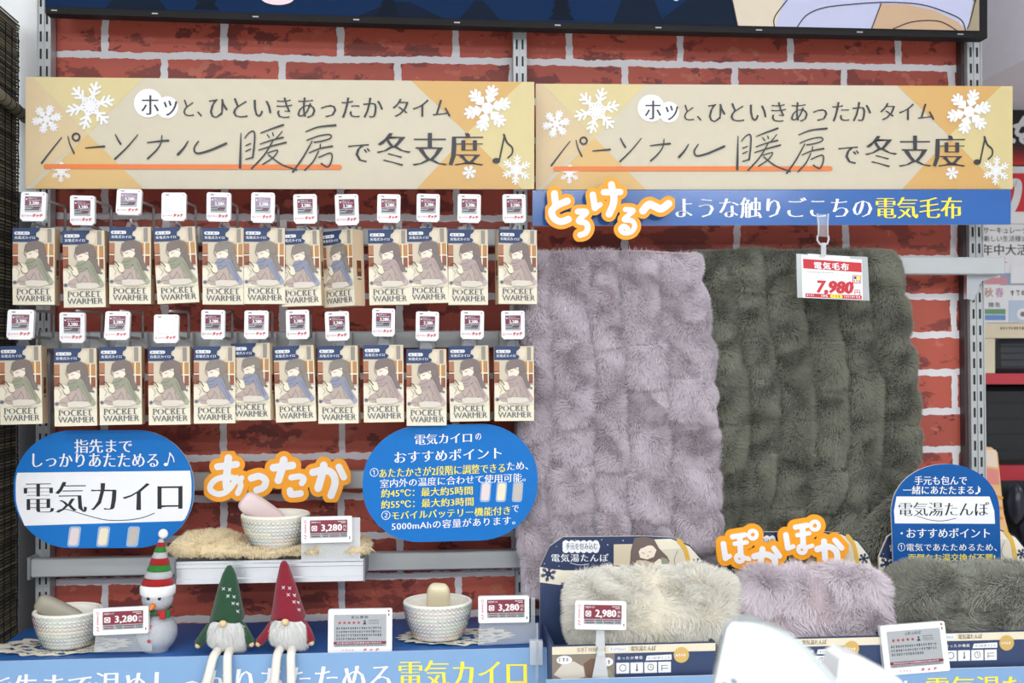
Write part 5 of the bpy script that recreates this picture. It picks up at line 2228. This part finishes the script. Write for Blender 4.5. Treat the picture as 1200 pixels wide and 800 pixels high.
# ================================================================ FUR BLANKETS
def blanket(name, outline, Yb, m_base, m_fur, label, seed, cols, rows, amp, N, length=0.0115):
    """Quilted fur blanket over the bar: outline = [(y_px, xl, xr)] down the sheet."""
    ys = np.array([q[0] for q in outline], float)
    xl = np.array([q[1] for q in outline], float)
    xr = np.array([q[2] for q in outline], float)
    top = P((xl[0] + xr[0]) / 2, ys[0], Yb)
    root = Vector((top.x, Yb, P(xl[-1], ys[-1], Yb).z))
    g, g2, g3 = wob(seed, 6, 4.0), wob(seed + 1, 6, 7.0), wob(seed + 2, 5, 14.0)
    # where pixel rows and columns fall on the plane
    d0, dx, dy = P(600, 400, Yb), P(601, 400, Yb), P(600, 401, Yb)
    cx, cz = np.array(cols, float), np.array(rows, float)

    def puff(t, br):
        """0 at the seams br, 1 half-way between."""
        i = np.clip(np.searchsorted(br, t, side='right') - 1, 0, len(br) - 2)
        f = (t - br[i]) / (br[i + 1] - br[i])
        f = np.clip(f, 0, 1)
        return 1 - np.abs(2 * f - 1) ** 3.0, i

    def fn(u, v):
        # v: 0..0.06 over the bar, then down the front
        back = np.clip((0.06 - v) / 0.06, 0, None)
        t = np.clip((v - 0.06) / 0.94, 0, 1)
        y = ys[0] + (ys[-1] - ys[0]) * t
        L, Rr = np.interp(y, ys, xl), np.interp(y, ys, xr)
        x = L + (Rr - L) * u
        un = u + 0.012 * g(u * 0.5, t * 3) + 0.02 * (t - 0.3) * g2(t * 0.7, u * 0.6)
        tn = t + 0.012 * g2(u, t)
        pu, iu = puff(un, cx)
        pv, iv = puff(tn + 0.018 * np.sin(iu * 2.4 + seed), cz)
        var = 0.75 + 0.35 * np.sin(iu * 3.7 + iv * 2.3 + seed) * (0.3 + 0.7 * t)
        k = amp * (0.10 + 0.75 * pu + 0.45 * pu * pv * (0.08 + 1.15 * t)) * var
        k = k + amp * 0.12 * g(u * 1.4, t * 1.8) + amp * 0.10 * g3(u, t)
        edge = np.clip(np.minimum(u, 1 - u) / 0.05, 0, 1)
        k = k * (0.25 + 0.75 * edge ** 0.5)
        # the edge bulges in and out with the puffs
        x = x + (u > 0.9) * (pv - 0.5) * 7 * (u - 0.9) * 10 - (u < 0.1) * (pv - 0.5) * 5 * (0.1 - u) * 10
        topc = np.clip(t / 0.05, 0, 1)
        bump = 2.0 * g(u * 2.2, u * 0)
        X = d0.x + (x - 600) * (dx.x - d0.x) + (y - 400) * (dy.x - d0.x)
        Z = d0.z + (x - 600) * (dx.z - d0.z) + (y - 400) * (dy.z - d0.z)
        Y = Yb - k * (0.35 + 0.65 * topc)
        # wrap back over the bar
        an = back * PI * 0.55
        Z = Z - (1 - np.cos(an)) * 0.02 + bump * 0.001
        Y = Y + np.sin(an) * 0.03 + (1 - topc) ** 2 * 0.012
        return np.stack([X - root.x, Y - root.y, Z - root.z], axis=1)
    mb = grid_mesh(fn, 110, 130, m_base)
    o = mb.build('fur_blanket', None, root)
    tag(o, label, 'blanket', 'fur blankets over the bar')
    r = np.random.default_rng(seed)
    u, v = r.uniform(0, 1, N), r.uniform(0.0, 1, N)
    e = r.uniform(0, 1, N)
    u = np.where(e < 0.05, r.uniform(0, 0.015, N), np.where(e > 0.95, r.uniform(0.985, 1.0, N), u))
    v = np.where((e > 0.47) & (e < 0.50), r.uniform(0.985, 1, N), v)
    p = fn(u, v)
    nn, _t = surf_normals(fn, u, v)
    nn = nn * np.sign(-nn[:, 1:2] + 1e-6) if False else nn
    s = np.where(nn[:, 1] > 0, -1.0, 1.0)[:, None]
    nn = nn * s
    side = np.clip((u - 0.985) / 0.015, 0, 1) - np.clip((0.015 - u) / 0.015, 0, 1)
    low = np.clip((v - 0.985) / 0.015, 0, 1)
    nn = nn + np.stack([side * 1.6, np.zeros(N), -low * 1.2], axis=1)
    upz = np.clip((0.07 - v) / 0.05, 0, 1)
    nn = nn + np.stack([np.zeros(N), np.zeros(N), upz * 0.9], axis=1)
    nn = nn / np.linalg.norm(nn, axis=1)[:, None]
    G = [wob(seed * 5 + j, 7, 1.0) for j in range(3)]
    fx, fz = p[:, 0] * 55, p[:, 2] * 55
    # the nap stands up round each quilted puff and lies down in between
    flow = np.stack([G[0](fx, fz) * 0.75, G[1](fx, fz) * 0.2, -0.55 + G[2](fx, fz * 1.2) * 0.75], axis=1)
    fur_mesh('fur', o, p, nn, flow, length, 0.00065, m_fur, 0.6, 0.17, 0.10, seed + 9)
    return o


blanket('purple', [(293, 613, 820), (340, 613, 825), (380, 613, 832), (420, 613, 838), (470, 612, 838), (520, 611, 843), (570, 608, 843), (610, 608, 845), (645, 612, 843), (690, 618, 832)], -0.122,
        mat('blanket_lilac', (150, 136, 142), 0.95), mat('fur_mauve', (224, 214, 223), 0.85, island=0.05, sheen=0.25),
        'lilac grey fur blanket hanging left over the bar', 11, [-0.1, 0.14, 0.36, 0.52, 0.75, 1.02], [-0.05, 0.10, 0.27, 0.40, 0.53, 0.66, 0.79, 0.90, 1.05], 0.030, 270000)
blanket('green', [(290, 818, 1058), (330, 824, 1066), (370, 830, 1072), (410, 834, 1077), (460, 836, 1083), (500, 838, 1086), (540, 839, 1084), (570, 840, 1072), (600, 841, 1050), (640, 842, 1022), (676, 842, 1002)], -0.098,
        mat('blanket_green', (66, 68, 58), 0.95), mat('fur_moss', (140, 141, 126), 0.85, island=0.10, sheen=0.25),
        'dark grey-green fur blanket hanging right over the bar behind the 7,980 price card', 17, [-0.06, 0.16, 0.31, 0.49, 0.66, 0.83, 1.04], [-0.05, 0.13, 0.27, 0.41, 0.53, 0.66, 0.80, 0.92, 1.06], 0.034, 270000)


def blanket_corner():
    """The loose corner of the green blanket trailing down at the right."""
    Yb = -0.150
    root = P(1020, 655, Yb)
    ctl = [(1082, 566, 9), (1066, 588, 13), (1047, 610, 17), (1027, 634, 20), (1010, 656, 21), (994, 680, 21)]
    pts = np.array([[*(P(a, b, Yb) - root), w * mpp(Yb)] for a, b, w in ctl])

    def fn(u, v):
        k = v * (len(pts) - 1)
        c = np.stack([np.interp(k, np.arange(len(pts)), pts[:, j]) for j in range(4)], axis=1)
        th = u * 2 * PI
        return np.stack([c[:, 0] + np.cos(th) * c[:, 3] * 0.9, c[:, 1] + np.sin(th) * 0.016, c[:, 2] - np.cos(th) * c[:, 3] * 0.9], axis=1)
    o = grid_mesh(fn, 24, 24, MATS['blanket_green']).build('blanket_fold', None, root)
    par = [q for q in COL.objects if q.get('category') == 'blanket' and 'green' in q['label']][0]
    r = np.random.default_rng(4)
    N = 14000
    u, v = r.uniform(0, 1, N), r.uniform(0, 1, N)
    p = fn(u, v)
    k = v * (len(pts) - 1)
    c = np.stack([np.interp(k, np.arange(len(pts)), pts[:, j]) for j in range(3)], axis=1)
    nn = p - c
    nn = nn / (np.linalg.norm(nn, axis=1)[:, None] + 1e-9)
    f = np.tile(np.array((-0.5, 0, -0.6)), (N, 1))
    fu = fur_mesh('fur', o, p, nn, f, 0.0135, 0.00115, MATS['fur_moss'], 0.7, 0.3, 0.2, 3)
    o.parent = par
    o.location = Vector(root) - par.location


blanket_corner()


# ================================================================ 7,980 PRICE CARD
def price_card():
    Y = -0.205
    root = P(976, 352, Y)
    o = empty('price_card', root, (R(-3), R(2.2), 0))
    tag(o, 'white and red price card reading 7,980 over the green blanket', 'price card')
    s = mpp(Y)
    fn = lambda a, b: Vector(((a - 45.5) * s, 0, (55 - b) * s))
    M = MATS
    mb = MB()
    F = Face(mb, fn)
    F.slab([(0, 0), (2, 53), (91, 53.5), (88, 0.5)], 0.003, mat('holder_grey', (176, 182, 184), 0.15, coat=0.4), mat('holder_edge', (208, 212, 214), 0.2))
    mb.build('holder', o)
    mb = MB()
    F = Face(mb, fn)
    F.poly([(6, 1), (8, 53), (82.5, 53), (81, 4)], M['print_white'], 1)
    F.poly([(14, -0.5), (14, 2), (66, 3.5), (66, 1)], M['print_white'], 2)
    F.poly([(8, 6), (8.6, 17.5), (80.8, 19.5), (80.4, 8)], M['print_red'], 2)
    mb.build('card', o)
    mb = MB()
    F = Face(mb, fn)
    F.text('電気毛布', M['print_white'], 21.5, 8.8, 64.5, 17.8, 3, 0.05, 0.02, 0.01)
    F.marks(12, 21, 46, 22.4, M['print_grey'], 2)
    F.text('7,980', M['print_red'], 25, 31, 71, 48.6, 3, 0.07, 0.04, 0.0, 0.12)
    F.text('円', M['print_red'], 72, 41, 79, 47.5, 3, 0.0)
    F.rect(69.5, 23.5, 80, 33, M['print_red'], 2)
    F.rect(70.3, 24.3, 79.2, 32.2, M['print_white'], 3)
    F.rect(74, 25, 79, 28.4, M['print_yellow'], 4)
    F.rect(71, 25, 74, 28, mat('card_navy', (70, 60, 110), 0.5), 4)
    F.marks(71, 29, 79, 31.6, M['print_red'], 4)
    F.rect(11.5, 47.5, 81, 52, M['print_red'], 2, 0.004)
    F.text('10%', M['print_white'], 31, 48.2, 39, 51.4, 3, 0.04)
    F.poly(round_rect(42, 48, 57, 51.9, 1.5, 3), M['print_yellow'], 3)
    F.text('798', M['print_red'], 44.5, 48.6, 54, 51.3, 4, 0.04)
    F.marks(13, 48.6, 22, 51, M['print_white'], 3)
    F.marks(59, 48.8, 72, 51, M['print_white'], 3)
    F.marks(74, 48.6, 80, 51.4, M['print_white'], 3)
    mb.build('lettering', o)
    c = P(965, 298, Y - 0.004)
    cr = empty('card_clip', c)
    tag(cr, 'clear plastic clip holding the 7,980 price card under the blue strip', 'clip')
    mb = MB()
    fr = MATS['frost_plastic']
    f2 = lambda a, b: Vector((a * s, 0, (298 - b) * s))
    F = Face(mb, f2)
    F.slab([(-7.5, 249), (-5.5, 276), (5.5, 277), (6.5, 249.5)], 0.004, mat('clip_clear', (226, 234, 240), 0.06, alpha=0.10, var=0), MATS['clear_plastic'])
    for x in (-6.5, 5.5):
        mb.tube([f2(x * 1.15, 249) + Vector((0, -0.001, 0)), f2(x * 0.92, 262) + Vector((0, -0.002, 0)), f2(x, 277) + Vector((0, -0.001, 0))], 0.0013, fr, 6)
    mb.tube([f2(-7, 275), f2(-7.5, 281), f2(-4, 286), f2(0, 287), f2(5, 285), f2(6.5, 280), f2(6, 275)], 0.0019, fr, 6)
    mb.build('grip', cr)
    mb = MB()
    mb.box((-3 * s, -0.002, -2 * s), (3.2 * s, 0.003, 14 * s), fr, 0.001)
    mb.tube([f2(0, 291) + Vector((-0.004, -0.003, 0)), f2(0, 291) + Vector((0.004, -0.003, 0))], 0.0018, MATS['clear_plastic'], 6)
    mb.build('neck', cr)


price_card()


# ================================================================ BAMBOO BLIND AT THE LEFT
def blind():
    a, b = PXX(-60, 400, -0.80), P(24, 60, 0.045)
    A = Vector((-0.775, -0.36, 0))
    B = Vector((P(22, 60, 0.045).x, 0.045, 0))
    o = empty('bamboo_blind', Vector((B.x, B.y, 0.5)))
    tag(o, 'dark bamboo slat blind with black strings hanging at the left edge', 'blind')
    d = (A - B)
    L = d.length
    t = d / L
    n = Vector((-t.y, t.x, 0))
    if n.x < 0:
        n = -n
    slat = [mat('bamboo_%d' % k, c, 0.75, var=0.15, scale=30) for k, c in enumerate(((112, 104, 84), (84, 78, 64), (62, 56, 48), (132, 122, 98)))]
    zt, zb = 2.0, 0.42
    r = random.Random(2)
    mb = MB()
    z = zb
    rootv = Vector((B.x, B.y, 0.5))
    while z < zt:
        h = r.uniform(0.0026, 0.0042)
        e = r.uniform(0, 0.012)
        m = slat[r.choice((0, 0, 1, 1, 2, 3))]
        p0 = B - t * e * 0 + t * e * 0.6 + Vector((0, 0, z)) - rootv
        p1 = p0 + t * L + Vector((0, 0, r.uniform(-0.0015, 0.0015)))
        q = [p0, p1, p1 + Vector((0, 0, h)), p0 + Vector((0, 0, h))]
        qf = [x + n * 0.002 for x in q]
        mb.add(q + qf, [(3, 2, 1, 0), (4, 5, 6, 7), (0, 1, 5, 4), (1, 2, 6, 5), (2, 3, 7, 6), (3, 0, 4, 7)], m)
        z += h + r.uniform(0.0016, 0.0034)
    mb.build('slats', o)
    mb = MB()
    k = 0.012
    while k < L:
        pts = []
        z = zb
        sg = 1
        while z < zt:
            pts.append(B + t * (k + r.uniform(-0.002, 0.002)) + n * (0.0022 + 0.0012 * sg) + Vector((0, 0, z)) - rootv)
            z += 0.02
        mb.tube(pts, 0.0011, mat('blind_string', (18, 18, 18), 0.9), 4)
        k += 0.034
    mb.build('strings', o)
    # the tie: a roll of slats bound to the blind
    c0 = P(2, 118, 0.0)
    mb = MB()
    p0 = B + n * 0.014 + Vector((0, 0, P(20, 136, 0.03).z)) - rootv
    p1 = p0 + t * 0.16 + Vector((0, 0, 0.012))
    mb.tube([p0, p1], 0.011, slat[0], 10)
    for j in range(6):
        q = p0 + (p1 - p0) * (j / 6 + 0.02)
        mb.tube([q, q + (p1 - p0) * 0.012], 0.0118, MATS['blind_string'], 10)
    mb.build('roll', o)
    # added dark sheet, so that the dark aisle behind does not glow through
    mb = MB()
    q = [B - n * 0.004, A - n * 0.004]
    V = [q[0] + Vector((0, 0, zb)) - rootv, q[1] + Vector((0, 0, zb)) - rootv, q[1] + Vector((0, 0, zt)) - rootv, q[0] + Vector((0, 0, zt)) - rootv]
    V2 = [x - n * 0.002 for x in V]
    mb.add(V + V2, [(0, 1, 2, 3), (7, 6, 5, 4), (0, 3, 7, 4), (1, 5, 6, 2), (2, 6, 7, 3), (0, 4, 5, 1)], mat('blind_cloth', (40, 38, 36), 0.9))
    mb.build('backing', o)


blind()


# ================================================================ NEXT AISLE AT THE RIGHT
def next_aisle():
    Y = 0.62
    M = MATS

    def panel(name, q, label, cat, m, th=0.01, art=None, YY=Y):
        root = P(sum(a for a, b in q) / len(q), max(b for a, b in q), YY)
        mb = MB()
        F = Face(mb, local(YY, root), step=0.0008)
        F.slab(q, th, m, m)
        if art:
            art(F)
        o = mb.build(name, None, root)
        tag(o, label, cat)
        return o
    blk = mat('aisle_black', (30, 26, 28), 0.5)
    red = mat('aisle_red', (220, 48, 52), 0.5)

    def art1(F):
        for k in range(6):
            F.rect(1120, 168 + k * 4.2, 1330, 172.4 + k * 4.2, mat('aisle_ember_%d' % k, (60 + k * 28, 28 + k * 4, 28 + k * 2), 0.5), 1)
        for p in ([(1189, 148), (1206, 144)], [(1200, 138), (1191, 156), (1206, 160)], [(1210, 150), (1196, 163), (1208, 170)]):
            F.line(p, 5, M['print_white'], 2)
        F.disc(1187, 165, 3, M['print_white'], 2, 10)
    panel('aisle_sign', [(1120, 120), (1120, 194), (1330, 194), (1330, 120)][::1], 'black sign fading to red with white letters beyond the right banner', 'sign', blk, 0.02, art1)

    def art2(F):
        F.rect(1120, 203, 1330, 248, red, 1)
        F.line([(1182, 216), (1192, 214), (1192, 228), (1186, 244), (1178, 250)], 9, M['print_white'], 2)
        F.line([(1190, 200), (1230, 200)], 4, M['print_white'], 2)
    panel('aisle_sign', [(1120, 195), (1120, 262), (1330, 262), (1330, 195)], 'white and red sign with a big white letter below the black sign', 'sign', mat('aisle_white', (242, 242, 244), 0.5), 0.02, art2)

    def art3(F):
        ink = M['print_ink']
        F.text('サーキュレーター', ink, 1152, 266, 1212, 273.5, 1, 0.01)
        F.text('「新しい生活様式」で', ink, 1150, 276, 1218, 283, 1, 0.01)
        F.text('年中大活躍', ink, 1150.5, 286, 1218, 299, 1, 0.02)
        F.rect(1152, 302, 1166, 311, mat('aisle_sky', (150, 186, 220), 0.5), 1)
        F.text('冬', mat('aisle_rose', (190, 70, 90), 0.5), 1168, 301, 1180, 312, 1, 0.03)
        F.rect(1172, 320, 1240, 334, mat('aisle_steel', (150, 164, 190), 0.5), 1)
        F.rect(1184, 310, 1240, 332, M['print_white'], 2)
        F.rect(1150, 325, 1180, 333, mat('aisle_pink', (214, 150, 160), 0.5), 1)
        F.text('秋', mat('aisle_tan', (196, 160, 140), 0.5), 1153, 337, 1164, 348, 1, 0.03)
        F.text('春', mat('aisle_mauve', (200, 150, 190), 0.5), 1166, 337, 1176, 348, 1, 0.03)
        F.marks(1184, 340, 1222, 346, M['print_grey'], 1)
        F.rect(1149, 350, 1180, 377, M['print_white'], 1)
        F.text('換気', ink, 1158, 354, 1172, 360, 2, 0.01)
        F.rect(1150, 362, 1178, 368, mat('aisle_green', (110, 160, 120), 0.5), 2)
        F.rect(1150, 369, 1178, 375, mat('aisle_blue', (110, 150, 210), 0.5), 2)
        F.rect(1182, 352, 1240, 377, mat('aisle_paleblue', (190, 206, 226), 0.5), 1)
        F.disc(1198, 368, 7, M['print_white'], 2, 16)
        F.disc(1198, 368, 3, M['print_grey'], 3, 12)
    panel('aisle_poster', [(1120, 262.5), (1120, 378), (1330, 378), (1330, 262.5)], 'pale seasonal information poster with small Japanese text at the right edge', 'poster', mat('aisle_paper', (238, 238, 240), 0.5), 0.02, art3)
    cream = mat('aisle_cream', (226, 214, 186), 0.5)
    panel('aisle_card', [(1120, 378.5), (1120, 396), (1330, 396), (1330, 378.5)], 'cream strip card under the seasonal poster', 'card', cream, 0.02, lambda F: F.marks(1172, 383, 1225, 386, M['print_brown'] if 'print_brown' in M else mat('print_brown', (110, 70, 60), 0.5), 1))
    # cream post of the next shelf
    panel('shelf_post', [(1120, 396.5), (1120, 437), (1166, 437), (1166, 396.5)], 'cream wooden post corner of the next aisle shelf', 'post', cream, 0.03, None)
    rail = mat('aisle_rail_red', (196, 60, 72), 0.4)
    panel('price_rail', [(1120, 437.5), (1120, 450), (1330, 450), (1330, 437.5)], 'upper red shelf price rail in the next aisle', 'rail', rail, 0.03)
    panel('price_rail', [(1120, 545.5), (1120, 563), (1330, 563), (1330, 545.5)], 'lower red shelf price rail in the next aisle', 'rail', rail, 0.03)
    # dark heaters standing on the two boards
    gl = mat('heater_dark', (62, 66, 72), 0.35, var=0.2, scale=300)
    gd = mat('heater_black', (30, 32, 36), 0.35, var=0.2, scale=200)
    for q, m, lab in (((1168, 1330, 397, 437), gl, 'dark grey speckled heater above the upper red rail'), ((1118, 1330, 452, 545), gd, 'black heater panel between the two red rails')):
        a, b = P(q[0], q[3], Y + 0.03), P(q[1], q[2], Y + 0.03)
        mb = MB()
        mb.box((a.x, Y + 0.03, a.z), (b.x, Y + 0.25, b.z), m, 0.012)
        for k in range(4):
            zz = a.z + (b.z - a.z) * (k + 1) / 5
            mb.box((a.x + 0.012, Y + 0.027, zz - 0.002), (b.x - 0.012, Y + 0.031, zz), gd)
        o = mb.build('heater')
        tag(o, lab, 'heater')
    # the goods on the lower board: orange bag, dark quilted bundle
    root = P(1168, 690, 0.30)
    mb = MB()
    F = Face(mb, local(0.30, root), step=0.0008)
    F.slab([(1150, 524), (1148, 700), (1192, 700), (1186, 640), (1176, 600), (1172, 560), (1169, 530), (1162, 524)], 0.05, mat('bag_orange', (236, 190, 130), 0.35, var=0.18, scale=22), mat('bag_orange_side', (220, 168, 110), 0.4))
    F.poly([(1152, 527), (1152, 545), (1169, 548), (1167, 527)], mat('bag_pale', (236, 216, 196), 0.4), 1)
    F.poly([(1152, 548), (1152, 566), (1171, 568), (1170, 550)], mat('bag_pink', (226, 140, 130), 0.4), 1)
    for b in (580, 592, 604):
        F.line([(1158, b), (1174, b + 3)], 3, mat('bag_deep', (236, 150, 50), 0.4), 2)
    tag(mb.build('product_bag', None, root), 'tall orange and pink product bag beside the right upright', 'bag')
    root = P(1195, 690, 0.42)
    root.z = P(1168, 700, 0.30).z + 0.02
    mb = MB()
    for k in range(5):
        c = P(1190 + k * 14, 590 + (k % 2) * 26, 0.42) - root
        mb.ball(c, 0.034, mat('bundle_navy', (30, 34, 48), 0.3), 14, (0.7, 0.8, 1.5))
    mb.box((P(1150, 690, 0.42).x - root.x, 0.05, -0.02), (P(1320, 690, 0.42).x - root.x, 0.06, P(1195, 566, 0.42).z - root.z), mat('bundle_black', (26, 28, 34), 0.6))
    tag(mb.build('dark_bundle', None, root), 'dark shiny wrapped bundle under the lower red rail', 'bundle')
    # board the goods stand on
    c = P(1168, 700, 0.30)
    mb = MB()
    mb.box((P(1135, 700, 0.30).x, 0.22, c.z - 0.03), (P(1360, 700, 0.30).x, 0.88, c.z - 0.0005), cream)
    mb.box((P(1135, 700, 0.30).x, 0.24, 0.01), (P(1360, 700, 0.30).x, 0.86, c.z - 0.03), mat('aisle_base', (90, 90, 92), 0.6))
    tag(mb.build('aisle_shelf'), 'low shelf of the next aisle under the orange bag', 'shelf')
    # dark shelf back
    a, b = P(1112, 720, 0.9), P(1360, 100, 0.9)
    mb = MB()
    mb.box((a.x, 0.9, 0.3), (b.x, 0.93, b.z), mat('aisle_back', (56, 58, 62), 0.6))
    struct(mb.build('wall_back_aisle'), 'dark back panel of the next aisle', 'wall')


next_aisle()


# ================================================================ OUT-OF-FOCUS PLASTIC IN FRONT
def near_plastic():
    Y = -1.18
    wp = mat('near_white', (246, 247, 248), 0.3, coat=0.2)
    gp = mat('near_grey', (196, 204, 206), 0.25, coat=0.3)
    root = P(905, 850, Y)
    o = empty('card_holder', root, (0, 0, 0))
    tag(o, 'blurred white plastic card holder close to the camera, larger and left', 'card holder', 'blurred white plastic pieces in front')
    mb = MB()
    F = Face(mb, local(Y, root))
    F.slab([(858, 729), (852, 738), (826, 860), (1010, 860), (975, 803), (952, 776), (930, 752), (905, 738), (880, 730)], 0.012, wp, gp)
    mb.build('face', o)
    mb = MB()
    F = Face(mb, local(Y + 0.004, root))
    F.slab([(868, 728), (895, 731), (925, 742), (950, 761), (975, 790), (1030, 860), (1012, 860), (975, 803), (952, 776), (930, 752), (905, 738), (880, 730)][::-1], 0.03, gp, gp)
    mb.build('side', o)
    mb = MB()
    F = Face(mb, local(Y, root))
    F.rect(856, 793, 864, 800, mat('near_mark', (120, 140, 152), 0.4), 1, 0.4)
    F.rect(846, 797, 853, 806, MATS['near_mark'], 1, 0.4)
    mb.build('mark', o)
    Y2 = -1.1
    root = P(1015, 850, Y2)
    mb = MB()
    F = Face(mb, local(Y2, root))
    F.slab([(994, 767), (984, 773), (972, 860), (1075, 860), (1058, 800), (1052, 794), (1030, 782), (1008, 770)], 0.04, wp, wp)
    o = mb.build('card_holder', None, root)
    tag(o, 'blurred white plastic piece close to the camera, smaller and right', 'card holder', 'blurred white plastic pieces in front')


near_plastic()
